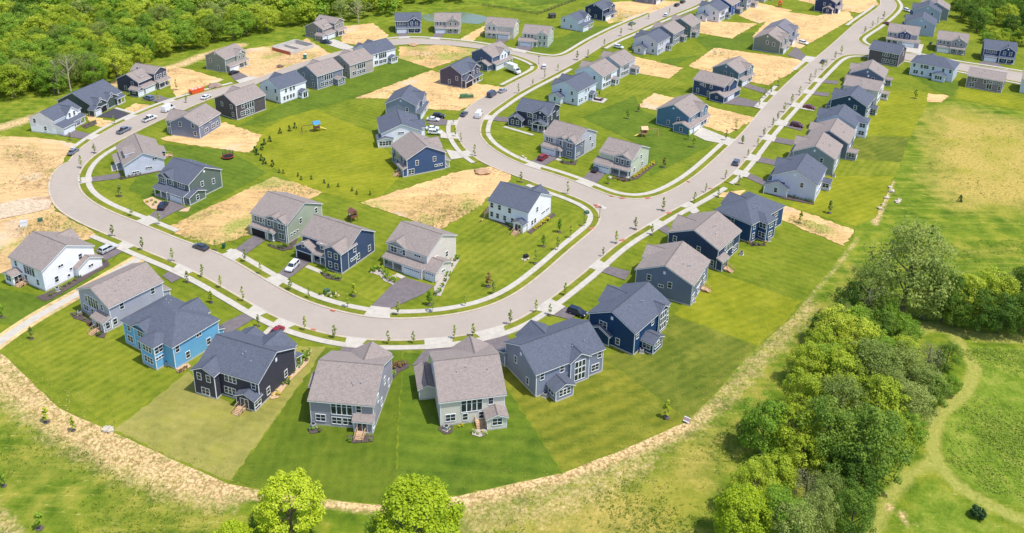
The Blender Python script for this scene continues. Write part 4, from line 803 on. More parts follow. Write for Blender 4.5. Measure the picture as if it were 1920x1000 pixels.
row('dusty blue house','dusty blue house with charcoal roof, middle of the three by the wooded edge',Zm(1600,0,5.556)(890,250)[0],Zm(1600,0,5.556)(890,250)[1],334,12,13,(158,170,192),RC,g_=rr_(su=None))
row('grey-green house with the tall deck','grey-green house with taupe roof, cut by the top edge beside the upper right wood',Zm(1600,0,5.556)(975,222)[0],Zm(1600,0,5.556)(975,222)[1],334,13,13,(134,146,146),RT,g_=rr_(su=None))
# ------------------------------------------------------------------ drives and aprons
ALLL=[p for l in LN.values() for p in l]; AL=np.array(ALLL)
def nearest_kerb(p):
    d=np.hypot(AL[:,0]-p[0],AL[:,1]-p[1]); return AL[d.argmin()]
DR=[('a',[(220,461),(237,469),(197,491),(178,469)]),('a',[(324,506),(347,518),(322,531),(304,518)]),('a',[(459,588),(477,598),(423,631),(416,608)]),('c',[(507,611),(531,621),(512,641),(486,632)]),
('a',[(646,650),(672,654),(658,662),(636,660)]),('a',[(797,656),(847,652),(842,659),(805,661),(803,679),(772,687)]),('a',[(908,640),(948,627),(958,640),(939,672)]),('a',[(1036,592),(1059,576),(1085,590),(1068,600)]),
('a',[(1125,510),(1142,500),(1182,510),(1172,526)]),('a',[(1228,427),(1246,419),(1260,434),(1256,444)]),('c',[(1285,391),(1300,384),(1312,397),(1300,403)]),('a',[(1399,334),(1406,326),(1440,341),(1436,351)]),
('a',[(1419,304),(1426,295),(1458,302),(1453,311)]),('a',[(1450,267),(1455,258),(1490,264),(1485,273)]),('a',[(1472,238),(1478,230),(1508,238),(1502,246)]),('c',[(1498,204),(1504,197),(1530,203),(1526,209)]),
('a',[(1523,178),(1527,172),(1556,175),(1552,182)]),('a',[(1541,156),(1546,150),(1573,153),(1570,159)]),('a',[(440,469),(459,479),(497,452),(478,441)]),('a',[(521,515),(540,525),(582,492),(557,480)]),
('a',[(695,576),(732,580),(795,552),(813,537),(757,521),(735,535)]),('a',[(279,406),(298,415),(326,399),(349,389),(318,377)]),('a',[(171,333),(172,342),(230,335),(227,325)]),('c',[(864,286),(872,296),(846,300),(836,281)]),
('c',[(838,252),(843,261),(826,259),(826,243)]),('a',[(840,227),(840,235),(820,236),(800,232),(808,216)]),('a',[(993,306),(1015,314),(1045,298),(1021,287)]),('a',[(1090,337),(1116,347),(1139,323),(1116,312)]),
('a',[(921,218),(920,226),(952,230),(955,221)]),('c',[(1366,260),(1353,270),(1322,264),(1300,253),(1315,239)]),('a',[(1414,202),(1423,192),(1382,182),(1358,195)]),('a',[(1436,177),(1445,171),(1400,157),(1391,163)]),
('a',[(1503,115),(1512,106),(1492,88),(1476,104)]),('a',[(159,262),(175,253),(134,244),(112,255)]),('k',[(232,225),(250,217),(214,204),(183,219)]),('a',[(303,193),(322,187),(292,178),(264,188)]),
('a',[(442,153),(467,145),(450,136),(430,140)]),('c',[(640,93),(661,88),(626,74),(603,81)]),('a',[(748,71),(767,70),(763,61),(745,62)]),('a',[(811,71),(827,72),(835,60),(816,59)]),
('a',[(928,81),(943,83),(954,75),(932,74)]),('a',[(966,92),(990,97),(1004,87),(974,80)]),('c',[(1697,100),(1726,103),(1732,84),(1688,82)]),('a',[(1836,125),(1890,132),(1870,119),(1838,116)]),('a',[(1085,60),(1112,55),(1100,46),(1075,58)])]
m_black=plain('fresh black asphalt',(66,64,72),.9,0,.12,.8)
AZ=.26
for t,pl in DR:
    q=gs(pl); mt={'a':m_drive,'c':m_conc,'k':m_black}[t]
    sheet('driveway',q,mt,.142+AZ-.26,0,1,{'a':'grey asphalt house driveway','c':'white concrete house driveway','k':'fresh black asphalt driveway'}[t],True)
    a,b=np.array(q[0]),np.array(q[1]); ka,kb=nearest_kerb(a),nearest_kerb(b)
    u=(b-a)/np.linalg.norm(b-a); ka=np.array(ka)-u*.7; kb=np.array(kb)+u*.7
    na=(a-ka);na/=np.linalg.norm(na); nb=(b-kb);nb/=np.linalg.norm(nb)
    if np.linalg.norm(a-ka)<9: sheet('apron',[tuple(a+na*.2),tuple(b+nb*.2),tuple(kb),tuple(ka)],m_conc,AZ,0,1,'concrete driveway apron across the verge',True); AZ+=.0006
pl=kerbline([(-40,672),(30,620),(75,591),(145,553),(250,492),(282,474)])
strip('earth',pl,-2.2,2.4,dirt_mat((206,178,128),.5),-.05,.137,'bare earth along the footpath'); strip('footpath',pl,-1.1,1.1,m_conc,-.05,.15,'pale concrete footpath between two gardens')
for pl in ([(1105,384),(1125,392)],):pass
def path(px,wd,mt=m_conc): strip('path',[tuple(p) for p in gs(px)] if len(px)==2 else kerbline(px),-wd/2,wd/2,mt,-.05,.148,'pale concrete garden path')
for px in ([(212,310),(214,322)],[(575,500),(605,512)],[(742,515),(757,522)],[(216,203),(252,213)],[(113,250),(150,234)],[(945,238),(1000,254)],[(1042,298),(1052,302)],[(1140,332),(1150,335)],[(1390,187),(1395,190)],[(1120,384),(1136,392)]): path(px,1.3)
# mulch beds
m_mulch=plain('dark mulch',(84,72,70),.95,0,.3,3); m_mulch2=plain('tan mulch',(190,160,128),.95,0,.25,3); m_stone=plain('grey river stones',(168,158,148),.9,0,.3,5)
BZ=.15
def bed(px,mt,lab):
    global BZ; sheet('mulch_bed',px,mt,BZ,.1,1,lab); BZ+=.0012
bed([(82,553),(150,520),(200,487),(206,498),(160,525),(98,562),(82,566),(68,558)],m_mulch,'dark mulch bed along the big white house')
bed([(130,588),(152,585),(200,625),(196,635),(182,632),(160,605),(138,598)],m_mulch,'dark mulch bed behind the grey house by the footpath')
bed([(330,690),(352,682),(358,688),(340,700),(331,700)],m_mulch2,'tan mulch bed beside the sky-blue house')
bed([(500,738),(555,690),(585,655),(578,680),(545,715),(520,748),(508,750)],m_mulch2,'tan mulch bed beside the charcoal house')
bed([(575,805),(590,800),(606,804),(600,812),(582,814)],m_mulch,'small mulch bed behind the mauve house')
bed([(650,818),(702,818),(700,829),(660,832)],m_mulch,'mulch bed round the white back steps')
bed([(822,802),(850,800),(848,812),(835,816),(822,808)],m_mulch,'mulch bed behind the beige house')
bed([(884,806),(912,806),(915,815),(900,820),(886,816)],m_stone,'stony flower bed by the beige sunroom')
bed([(735,680),(762,678),(768,690),(750,697),(736,715),(731,710)],m_mulch,'mulch bed between the mauve and beige houses')
bed([(500,458),(541,462),(545,455),(560,447),(548,468),(530,471),(505,463)],m_mulch,'dark mulch bed in front of the sage house')
bed([(598,510),(641,520),(645,512),(638,528),(610,522)],m_mulch,'dark mulch bed in front of the denim-blue house')
bed([(692,512),(715,503),(728,520),(744,515),(738,535),(720,528),(712,518)],m_stone,'stone-edged bed in front of the cream house')
bed([(813,540),(838,505),(850,480),(862,488),(845,515),(826,556),(815,555)],m_stone,'stone-edged bed beside the cream house')
bed([(268,376),(285,370),(308,380),(300,395),(285,392),(272,383)],m_mulch2,'tan mulch bed in front of the teal-green house')
bed([(345,392),(358,388),(352,398),(335,398)],m_mulch2,'tan mulch bed by the garage of the teal-green house')
bed([(988,436),(1038,400),(1042,404),(995,440)],m_mulch,'mulch bed along the white corner house')
bed([(923,408),(960,427),(958,431),(922,412)],m_mulch,'mulch bed on the garden side of the white corner house')
bed([(1190,330),(1225,305),(1232,308),(1196,336),(1170,342),(1150,334),(1175,332)],m_mulch,'mulch bed beside the light sage house')
bed([(1048,302),(1078,303),(1083,300),(1080,310),(1055,308)],m_mulch,'mulch bed in front of the dove-grey house')
bed([(222,334),(298,319),(302,322),(226,338)],m_mulch,'mulch strip along the lavender house')
bed([(1398,452),(1432,458),(1436,462),(1410,462)],m_mulch,'mulch bed behind the cobalt house')
bed([(1432,357),(1474,368),(1526,381),(1527,385),(1470,374),(1432,362)],m_mulch,'mulch strip along the nearest lavender house')
bed([(153,236),(180,225),(182,233),(160,242)],m_mulch,'mulch bed in front of the white farmhouse')
bed([(-20,388),(40,374),(78,369),(97,378),(92,392),(60,400),(0,412),(-20,410)],plain('pale gravel',(188,168,142),.95,0,.3,1.2),'pale gravel patch on the bare plot at the left bend')
# pads at the crossings, drain inlets
m_red=plain('red tactile paving',(176,104,88),.85,0,.15,4); m_org=plain('orange silt sock',(186,104,70),.8,0,.15,4)
def flat(nm,lab,cat,px,sx,sy,h,mt,grp=None,rz=0,z=.26):
    p=g(*px); mb=MB().box(-sx/2,sx/2,-sy/2,sy/2,0,h*.6).box(-sx/2+.06,sx/2-.06,-sy/2+.06,sy/2-.06,h*.6,h); return tag(link(nm,mb.mesh(nm,mt),None,(p[0],p[1],z),rz),lab,cat,grp)
for px,lab in (((1167,372.5),'red tactile paving pad at the crossing below the light sage house, on the left'),((1214,372.5),'red tactile paving pad at the crossing below the light sage house, on the right'),((1120,389),'red tactile paving pad beside the black street-sign pole'),((1109,430),'red tactile paving pad at the lower end of the white corner house lawn'),((1254,401),'red tactile paving pad across the junction, nearest the cobalt house'),((1167,452),'red tactile paving pad down the kerb from the junction, below the steel-navy house')):
    flat('tactile_paving',lab,'paving',px,1.5,1.0,.03,m_red,'tactile paving pads at the crossings',.4)
for px,lab in (((624,584),'orange drain inlet on the inner kerb below the denim-blue house'),((588,620),'orange drain inlet on the outer kerb near the red car'),((1290,342),'orange drain inlet on the kerb of the grassy corner'),((1146,369),'orange drain inlet left of the two crossing pads'),((1332,355),'orange drain inlet on the kerb opposite the light sage corner'),((1117,386),'orange drain inlet at the tip of the white corner lawn')):
    flat('drain_inlet',lab,'drain',px,1.2,.5,.1,m_org,'drain inlets along the kerbs',ang_px((588,620),(640,632)))
# ------------------------------------------------------------------ foliage
def leafmat(name,a,b,c,trans=.36):
    n=NT(name); oi=n.new('ObjectInfo'); at=n.new('Attribute',attribute_name='tint'); s=n.new('SeparateColor'); n.L(at.outputs['Color'],s.inputs[0])
    f=n.math('ADD',n.math('MULTIPLY',s.outputs[0],.62),n.math('MULTIPLY',oi.outputs['Random'],.38))
    col=n.ramp(f,[(.12,lin(a)),(.5,lin(b)),(.9,lin(c))]); n.set(col,.6,0,.25)
    tr=n.new('BsdfTranslucent'); n.L(col,tr.inputs[0]); mx=n.new('MixShader'); mx.inputs[0].default_value=trans
    n.L(n.b.outputs[0],mx.inputs[1]); n.L(tr.outputs[0],mx.inputs[2]); n.L(mx.outputs[0],n.out.inputs[0]); return n.m
LM={'y':leafmat('yellow-green leaves',(122,144,34),(164,182,46),(202,208,74)),'g':leafmat('green leaves',(90,130,34),(128,162,46),(164,190,66)),
 'd':leafmat('dark green leaves',(70,102,30),(100,132,42),(138,160,56)),'w':leafmat('grey-green leaves',(108,128,54),(140,156,74),(170,180,98)),
 'b':leafmat('dry grey twigs',(120,120,88),(150,150,110),(154,162,90)),'Y':leafmat('fresh lime leaves',(140,164,28),(178,196,40),(208,218,66)),'c':leafmat('conifer needles',(48,76,42),(66,96,50),(90,118,60)),
 'r':leafmat('reddish leaves',(120,92,56),(150,120,66),(160,140,70)),'f':leafmat('yellow blossom',(196,178,40),(224,206,56),(170,178,60)),'s':leafmat('sapling leaves',(128,152,58),(162,182,74),(190,202,102),.5)}
n=NT('bark'); v=n.coord('Object',(1,1,.25)); m_bark=n.set(n.ramp(n.noise(v,6,4),[(.3,lin((78,66,56))),(.7,lin((128,114,98)))]),.9)
def quads(name,pos,nor,size,tint,mat,asp=1.):
    N=len(pos); nor=nor/np.linalg.norm(nor,axis=1)[:,None]
    r=rng.normal(size=(N,3)); t=np.cross(nor,r); t/=np.linalg.norm(t,axis=1)[:,None]+1e-9; b=np.cross(nor,t)
    s=size[:,None]; t=t*s*asp; b=b*s
    k=rng.uniform(.55,1,size=(N,4,1))
    V=np.stack([pos-t*k[:,0],pos-b*k[:,1]*.8,pos+t*k[:,2],pos+b*k[:,3]*.8],1).reshape(-1,3)
    me=bpy.data.meshes.new(name); me.vertices.add(4*N); me.vertices.foreach_set('co',V.astype(np.float32).ravel())
    me.loops.add(4*N); me.loops.foreach_set('vertex_index',np.arange(4*N,dtype=np.int32)); me.polygons.add(N)
    me.polygons.foreach_set('loop_start',np.arange(0,4*N,4,dtype=np.int32)); me.polygons.foreach_set('loop_total',np.full(N,4,np.int32))
    me.update(calc_edges=True); a=me.color_attributes.new('tint','FLOAT_COLOR','POINT'); tt=np.repeat(tint,4); a.data.foreach_set('color',np.column_stack([tt,tt,tt,np.ones_like(tt)]).astype(np.float32).ravel())
    me.materials.append(mat); return me
def dirs(n):
    d=rng.normal(size=(n,3)); return d/np.linalg.norm(d,axis=1)[:,None]
def crown_mesh(name,mat,Rr,z0,z1,nl,per,leaf,shape='round',loose=0.):
    P_,N_,T_=[],[],[]
    c=np.array([0,0,(z0+z1)/2]); rad=np.array([Rr,Rr,(z1-z0)/2])
    ld=dirs(nl); ld[:,2]=np.where(ld[:,2]<-.8,-ld[:,2],ld[:,2])
    for i,d in enumerate(ld):
        k=rng.uniform(.45,.92) if nl<150 else rng.uniform(.66,.9); lc=c+d*rad*k
        if shape=='cone':
            t=rng.uniform(0,1)**1.3; a=rng.uniform(0,6.283); rr=Rr*(1-t)*.9+.1; lc=np.array([rr*math.cos(a)*rng.uniform(.4,1),rr*math.sin(a)*rng.uniform(.4,1),z0+(z1-z0)*t])
        if shape=='drop':
            t=rng.uniform(0,1); a=rng.uniform(0,6.283); rr=Rr*math.sin(math.pi*min(1,(t*.8+.12)))*(1.15-t*.8); lc=np.array([rr*math.cos(a)*rng.uniform(.3,1),rr*math.sin(a)*rng.uniform(.3,1),z0+(z1-z0)*t])
        lr=Rr*(rng.uniform(.15,.31) if nl<150 else rng.uniform(.13,.22))*(1 if shape=='round' else 1.1)
        dd=dirs(per); dd=dd+d*.5; dd[:,2]+=.25; dd/=np.linalg.norm(dd,axis=1)[:,None]
        rr=lr*(rng.uniform(.55,1.05,size=per)+loose*rng.normal(size=per))
        P_.append(lc+dd*rr[:,None]*np.array([1,1,.85])); N_.append(dd*.8+np.array([0,0,.45])+rng.normal(size=(per,3))*.4); T_.append(np.clip(rng.uniform(0,1)*.5+rng.uniform(0,.5,size=per),0,1))
    P_=np.concatenate(P_);N_=np.concatenate(N_);T_=np.concatenate(T_)
    P_[:,2]=np.maximum(P_[:,2],.1)
    return quads(name,P_,N_,leaf*rng.uniform(.6,1.3,len(P_)),T_,mat)
def trunk_mesh(h,r,limbs,spread,z0):
    mb=MB(); mb.tube((0,0,-.3),(0,0,h*.55),r,r*.7,7); mb.tube((0,0,h*.55),(.1,.05,h),r*.7,r*.2,6)
    for i in range(limbs):
        a=6.283*i/limbs+random.uniform(-.4,.4); z=random.uniform(z0,h*.7); L=spread*random.uniform(.6,.95)
        p=(math.cos(a)*L*.5,math.sin(a)*L*.5,z+L*.35); mb.tube((0,0,z),p,r*.42,r*.28,5); mb.tube(p,(math.cos(a)*L,math.sin(a)*L,z+L*.75),r*.28,r*.08,5)
    return mb.mesh('trunk',m_bark)
TR={}
for k,(nl,per,leaf,loose) in {'y':(92,84,.2,.06),'g':(92,84,.205,.03),'d':(96,84,.205,.03),'w':(130,56,.18,.22),'b':(80,30,.18,.4),'Y':(190,80,.19,.03)}.items():
    TR[k]=[(crown_mesh('crown',LM[k],5,.4,11 if k!='b' else 8.5,nl,per,leaf,'round',loose),trunk_mesh(9.2,.3,6,4,2.5)) for _ in range(4 if k in 'gyd' else 2)]
def tree(px,top,wpx,k,label,group,world=None,R_=None,H_=None,name='tree'):
    if world is None:
        p=g(*px); 
        lo,hi=.5,30
        for _ in range(30):
            m_=(lo+hi)/2
            if proj(p[0],p[1],m_)[1]<top: hi=m_
            else: lo=m_
        d=math.hypot(p[0],p[1],HC); H_=max(2,lo); R_=wpx/2*d/F_
    else: p=world
    r=thing(name,label,'tree',(p[0],p[1],0),random.uniform(0,6.28),group); r.scale=(R_/5.4,R_/5.4,H_/(11.6 if k!='b' else 9.2))
    cm,tm=random.choice(TR[k]); link('crown',cm,r); link('trunk',tm,r); return r
TN={'y':'yellow-green','g':'leafy mid-green','d':'dark green','w':'silvery grey-green','b':'half-bare greyish','Y':'bright lime-green'}
SPEC=[(1690,590,412,150,'w'),(1618,606,485,80,'w'),(1655,618,552,52,'g'),(1588,604,525,60,'d'),(1730,600,470,90,'w'),(1765,604,505,70,'d'),(1800,604,505,75,'y'),(1850,600,503,80,'y'),(1900,598,495,75,'d'),
(1830,622,540,70,'d'),(1872,626,550,70,'d'),(1912,626,545,64,'d'),(1785,612,545,60,'d'),(1560,655,575,76,'y'),(1542,692,612,80,'y'),(1602,685,592,90,'y'),(1512,722,640,76,'y'),(1560,745,650,96,'y'),(1625,735,640,104,'w'),(1680,722,645,90,'w'),
(1735,700,645,60,'b'),(1772,692,640,46,'d'),(1722,752,680,84,'w'),(1500,785,695,84,'y'),(1568,805,705,100,'w'),(1640,800,705,100,'y'),(1700,800,720,84,'w'),(1745,765,705,56,'d'),(1425,852,740,90,'g'),(1480,855,752,100,'y'),(1540,872,745,110,'d'),(1622,905,765,130,'d'),
(1668,850,775,84,'y'),(1702,840,775,56,'g'),(1398,838,782,46,'d'),(1440,935,852,96,'y'),(1405,965,865,86,'y'),(1505,955,880,64,'b'),(1545,965,885,66,'w'),(1600,945,865,80,'d'),(1385,1020,915,106,'Y'),(1455,1020,915,96,'g'),(1525,1015,905,66,'w'),(1592,1005,918,76,'d'),(1482,1045,935,90,'w'),
(1650,650,580,60,'d'),(1600,642,572,70,'g'),(1570,628,562,54,'w'),(1640,702,622,76,'g'),(1690,700,630,70,'y'),(1545,720,640,70,'g'),(1690,655,590,60,'g'),(1530,640,590,44,'d'),(1590,720,640,70,'y'),(1660,760,690,80,'w'),(1610,840,760,90,'d'),(1560,900,820,90,'d'),(1500,890,810,80,'y'),(1780,740,700,34,'g'),(1745,600,540,50,'g'),(1870,590,500,60,'w'),(1940,620,520,60,'d'),(1945,590,500,70,'g')]
for bx,by,tp,wd,k in SPEC: tree((bx,by),tp,wd,k,'%s tree in the dense copse along the right side of the view'%TN[k],'trees of the right-hand copse')
tree((548,1012),884,120,'Y','tall bright lime-green tree at the bottom edge, left of the rounder one',None)
tree((782,1050),912,175,'Y','broad round lime-green tree at the bottom edge, right of the taller one',None)
tree((496,1018),958,64,'d','low dark green tree tucked against the tall lime-green one at the bottom edge',None)
tree((440,1062),984,84,'Y','lime-green tree cut by the bottom edge, far left of the group',None)
tree((715,1040),962,60,'g','green tree tucked against the left of the broad round one at the bottom edge',None)
# woods: fill by dart throwing
def wood(poly,gap,rr,hh,kinds,lab,grp,limit=300,excl=(),indiv=999):
    q=gs(poly); xs=[p[0] for p in q];ys=[p[1] for p in q]; pts=[]
    ex=[gs(e) for e in excl]
    for _ in range(9000):
        p=np.array([random.uniform(min(xs),max(xs)),random.uniform(min(ys),max(ys))])
        if not inside(p[None],q)[0] or any(inside(p[None],e)[0] for e in ex): continue
        if pts and (np.hypot(*(np.array(pts)-p).T)<gap).any(): continue
        pts.append(p)
        if len(pts)>=limit: break
    pts.sort(key=lambda p:-proj(p[0],p[1])[1]); far=pts[indiv:]
    for p in pts[:indiv]:
        k=random.choice(kinds); H_=random.uniform(*hh); tree(None,0,0,k,lab%TN[k],grp,p,H_*random.uniform(*rr),H_)
    if far:
        V=[];F=[];T=[];MI=[]; ks=sorted(set(kinds)); off=0
        for p in far:
            k=random.choice(kinds); me=random.choice(LOD[k]); n_=len(me.vertices); co=np.empty(3*n_,np.float32); me.vertices.foreach_get('co',co); co=co.reshape(-1,3).copy()
            tt=np.empty(4*n_,np.float32); me.color_attributes['tint'].data.foreach_get('color',tt)
            H_=random.uniform(*hh); r_=H_*random.uniform(*rr)/5.4; a=random.uniform(0,6.28); c_,s_=math.cos(a),math.sin(a)
            x=co[:,0]*c_-co[:,1]*s_; y=co[:,0]*s_+co[:,1]*c_; V.append(np.stack([x*r_+p[0],y*r_+p[1],co[:,2]*H_/11.6],1)); T.append(np.clip(tt.reshape(-1,4)*.8+random.uniform(-.05,.3),0,1)); MI.append(np.full(n_//4,ks.index(k),np.int32))
        V=np.concatenate(V);T=np.concatenate(T);MI=np.concatenate(MI);N=len(V)//4
        me=bpy.data.meshes.new('distant_wood'); me.vertices.add(4*N); me.vertices.foreach_set('co',V.astype(np.float32).ravel()); me.loops.add(4*N); me.loops.foreach_set('vertex_index',np.arange(4*N,dtype=np.int32)); me.polygons.add(N)
        me.polygons.foreach_set('loop_start',np.arange(0,4*N,4,dtype=np.int32)); me.polygons.foreach_set('loop_total',np.full(N,4,np.int32)); me.polygons.foreach_set('material_index',MI); me.update(calc_edges=True)
        a=me.color_attributes.new('tint','FLOAT_COLOR','POINT'); T[:,3]=1; a.data.foreach_set('color',T.astype(np.float32).ravel())
        for k in ks: me.materials.append(LM[k])
        tag(link('distant_wood',me),'far treetops of the broad wood merging into one green mass along the top','wood',None,'stuff')
    return len(pts)
LOD={k:[crown_mesh('crown',LM[k],5,.3,11 if k!='b' else 8.5,46,34 if k!='b' else 18,.42 if k!='b' else .3,'round',.05) for _ in range(2)] for k in 'ygdwb'}
W1=[(-60,195),(30,182),(112,180),(200,162),(250,140),(325,108),(400,84),(470,72),(520,58),(600,44),(655,40),(735,28),(750,12),(870,4),(885,-18),(700,-24),(400,-22),(100,-24),(-140,-16),(-140,120)]
nw=wood(W1,7.6,(.44,.58),(10,15),'gggggyyyydw','%s tree in the broad wood at the upper left','trees of the upper-left wood',420,indiv=120,excl=[[(40,0),(62,0),(60,40),(45,40)],[(170,45),(200,35),(205,20),(180,15)]])
nw2=wood([(1790,40),(1808,-25),(1990,-30),(2000,90),(1930,88),(1900,66),(1830,62)],8.2,(.42,.55),(9,14),'dddgggy','%s tree in the shady wood at the upper right corner','trees of the upper-right wood',60)
nw3=wood([(1848,84),(1920,88),(1930,70),(1840,66)],4,(.5,.6),(4,6),'yyg','%s low tree at the sunny front edge of the upper right wood','low trees of the upper-right wood',20)
print('wood',nw,nw2,nw3)
# ------------------------------------------------------------------ young trees, shrubs
m_ring=plain('mulch ring',(92,80,78),.95,0,.3,4)
m_pole=plain('pale young bark',(150,132,112),.9,0,.2,5)
SAP=[(crown_mesh('crown',LM[k],.78,1.2,4.5,30,12,.18,'drop'),MB().tube((0,0,-.1),(.03,0,3.2),.055,.03,6).mesh('trunk',m_pole)) for k in 'sysw']
ring_me=MB().disc(0,0,0,.65,14,.08,.15).mesh('mulch_ring',m_ring)
SP=[(212,444),(268,470),(324,491),(380,521),(414,541),(456,566),(485,612),(572,621),(627,635),(728,646),(775,645),(852,637),(887,632),(957,610),(1005,587),(1031,592),(1060,555),(1131,482),(1155,457),(1191,431),(1222,441),(1243,396),(1302,381),(1323,362),(1346,370),(1360,337),(1385,347),(1402,297),(1420,276),(1432,258),(1448,240),(1458,227),(1470,211),(1484,197),(1499,179),(1518,157),(1528,145),(1541,131),(1549,123),(1565,113),(1577,102),
(1064,365),(1096,425),(1070,447),(1045,470),(1004,495),(925,552),(872,575),(811,586),(747,592),(652,577),(580,560),(545,545),(489,515),(460,492),(404,470),(299,422),(247,406),(153,344),(153,316),(178,288),(977,342),(890,293),(864,267),(854,257),(851,233),(1459,161),(1445,177),(1434,185),(1423,201),(1380,244),(1361,264),(1621,63),(1635,53),(1645,46),(1656,36),(972,176),(999,161),(1021,148),(1046,133),(1082,113),(1102,108),(1133,88),(1164,68),(1184,56),(1216,36),(214.6,233),(132,263),(331,169),(349,193),(297,193),(1255,25)]
SPL=[(60,636,'w'),(396,568,'y'),(352,530,'w'),(664,556,'y'),(805,572,'g'),(916,538,'r'),(1019,463,'g'),(1049,436,'g'),(1250,784,'y'),(1555,400,'w'),(88,792,'y'),(138,808,'y'),(8,912,'g'),(75,992,'g'),(226,369,'w'),(1612,182,'w'),(1716,185,'g'),(5,596,'g'),(1140,345,'g'),(1300,277,'y'),(1500,419,'y'),(1245,315,'r'),(1177,223,'g'),(1197,210,'g'),(1290,262,'g'),(1392,270,'g')]
from mathutils import kdtree
HP=[(s,Vector(r.matrix_world.translation)) for s,r in HOUSES]
bpy.context.view_layer.update()
HC_=[(s,r.location.copy()+Vector((6*math.cos(r.rotation_euler.z)-6*math.sin(r.rotation_euler.z),6*math.sin(r.rotation_euler.z)+6*math.cos(r.rotation_euler.z),0))) for s,r in HOUSES]
def nearhouse(p): return min(HC_,key=lambda h:(h[1].x-p[0])**2+(h[1].y-p[1])**2)[0]
def autolabel(items,fmt,cat):
    """items: (object, x, y); one label each, by the nearest house and, among those, by place in the view"""
    by={}
    for o,x,y in items: by.setdefault(nearhouse((x,y)),[]).append((proj(x,y)[0],o))
    for h,l in by.items():
        l.sort(key=lambda t:t[0]); n=len(l)
        for i,(_,o) in enumerate(l):
            pos='' if n==1 else (['left','right'][i] if n==2 else ['left','middle','right'][i] if n==3 else ['leftmost','second from left','third from left','fourth from left','fifth from left','sixth from left','seventh from left','eighth from left'][i] if i<n-1 else 'rightmost')
            o['label']=fmt(h)+('' if not pos else ', '+pos+(' one' if pos in('left','right','middle') else ''))
            o['category']=cat
items=[]
def sapling(px,kind=None,s=1.,grp='young street trees along the kerbs'):
    p=g(*px); r=thing('young_tree',None,'tree',(p[0],p[1],.1),random.uniform(0,6.28),grp); k=s*.84*random.uniform(.78,1.18); r.scale=(k*random.uniform(.85,1.15),)*2+(k,)
    cm,tm=random.choice(SAP)
    if kind:
        if kind not in SPK: SPK[kind]=crown_mesh('crown',LM[kind],1.0,1.0,4.2,22,16,.28,'drop')
        cm=SPK[kind]
    link('crown',cm,r); link('trunk',tm,r); link('mulch_ring',ring_me,r,(0,0,.0)); return r,p[0],p[1]
SPK={}
random.seed(11)
autolabel([sapling(px) for px in SP],lambda h:'young kerb tree by the '+h,'sapling')
autolabel([sapling((x,y),k,1.05,'young garden trees on the lawns') for x,y,k in SPL],lambda h:'young lawn tree by the '+h,'sapling')
CON=[crown_mesh('crown',LM['c'],.7,.1,2.4,26,14,.2,'cone') for _ in range(2)]
def conifer(px,s,grp='small conifers across the central lawn'):
    p=g(*px); r=thing('young_conifer',None,'tree',(p[0],p[1],0),random.uniform(0,6.28),grp); r.scale=(s,)*3; link('crown',random.choice(CON),r); link('trunk',SAP[0][1],r).scale=(.8,.8,.25); return r,p[0],p[1]
C1=[(506,266),(496,272),(491,281),(491,301),(496,308),(511,312),(482,291),(478,286),(525,251),(543,246),(553,241)]
C2=[(524,324),(531,326),(559,331),(565,338),(584,337),(608,344),(616,352),(634,351),(660,359),(669,365),(694,366)]
for i,px in enumerate(C1):
    o,_,_=conifer(px,1.0); tag(o,'dark young conifer in the cluster at the left end of the big central lawn','conifer')
for i,px in enumerate(C2):
    o,_,_=conifer(px,.62); tag(o,'tiny dark conifer in the scattered line across the central lawn','conifer')
tag(conifer((1800,378),1.0,None)[0],'lone small conifer out in the dry field on the right','tree'); tag(conifer((1746,437),1.1,None)[0],'lone dark conifer above the copse near the field track','tree')
p=g(1832,970); r=thing('bush','round dark green bush alone beside the lower right track','bush',(p[0],p[1],0)); link('foliage',crown_mesh('foliage',LM['c'],1.25,.1,2.0,70,40,.16),r); link('stem',MB().tube((0,0,-.1),(0,0,.8),.07,.05,6).mesh('stem',m_bark),r)
SH={k:crown_mesh('foliage',LM[k],.62,.05,1.0,14,14,.17) for k in 'gydfr'}
def shrubs(pts,kinds,label,grp,s=1.):
    for px in pts:
        p=g(*px); o=tag(link('shrub',SH[random.choice(kinds)],None,(p[0],p[1],.1),random.uniform(0,6.28)),label,'shrub',grp); k=s*random.uniform(.75,1.25); o.scale=(k,k,k*.9)
def along(a,b,n,j=1.): return [(a[0]+(b[0]-a[0])*i/(n-1)+random.uniform(-j,j),a[1]+(b[1]-a[1])*i/(n-1)+random.uniform(-j,j)*.6) for i in range(n)]
shrubs(along((1190,334),(1224,308),9),'f','yellow-green shrub in the row along the light sage house','yellow shrubs beside the light sage house',1.1)
shrubs(along((1002,431),(1026,414),6),'f','yellow shrub along the wall of the white corner house','yellow shrubs beside the white corner house',1.15)
shrubs(along((925,408),(958,426),8),'d','round green shrub along the garden wall of the white corner house','green shrubs beside the white corner house')
shrubs(along((95,556),(195,492),12),'gd','small shrub in the dark bed along the big white house','shrubs along the big white house',.75)
shrubs(along((228,335),(296,320),11,.6),'d','clipped shrub along the lavender house on the left bend','shrubs along the lavender house',.7)
shrubs(along((1434,358),(1524,381),14,.6),'dg','low shrub along the nearest lavender house of the right row','shrubs along the nearest lavender house',.85)
shrubs([(508,461),(516,464),(524,466),(531,467),(538,464),(546,459),(533,463)],'gd','low shrub in the mulch bed of the sage house','shrubs of the sage house',.9)
shrubs([(606,513),(616,518),(626,522),(634,524),(612,510)],'g','low shrub in front of the denim-blue house','shrubs of the denim-blue house',1)
shrubs([(699,510),(706,507),(713,509),(720,513),(726,518),(732,526),(722,523),(709,503),(738,529),(716,505),(727,511)],'gyg','green shrub in the stony bed of the cream house','front shrubs of the cream house',1.25)
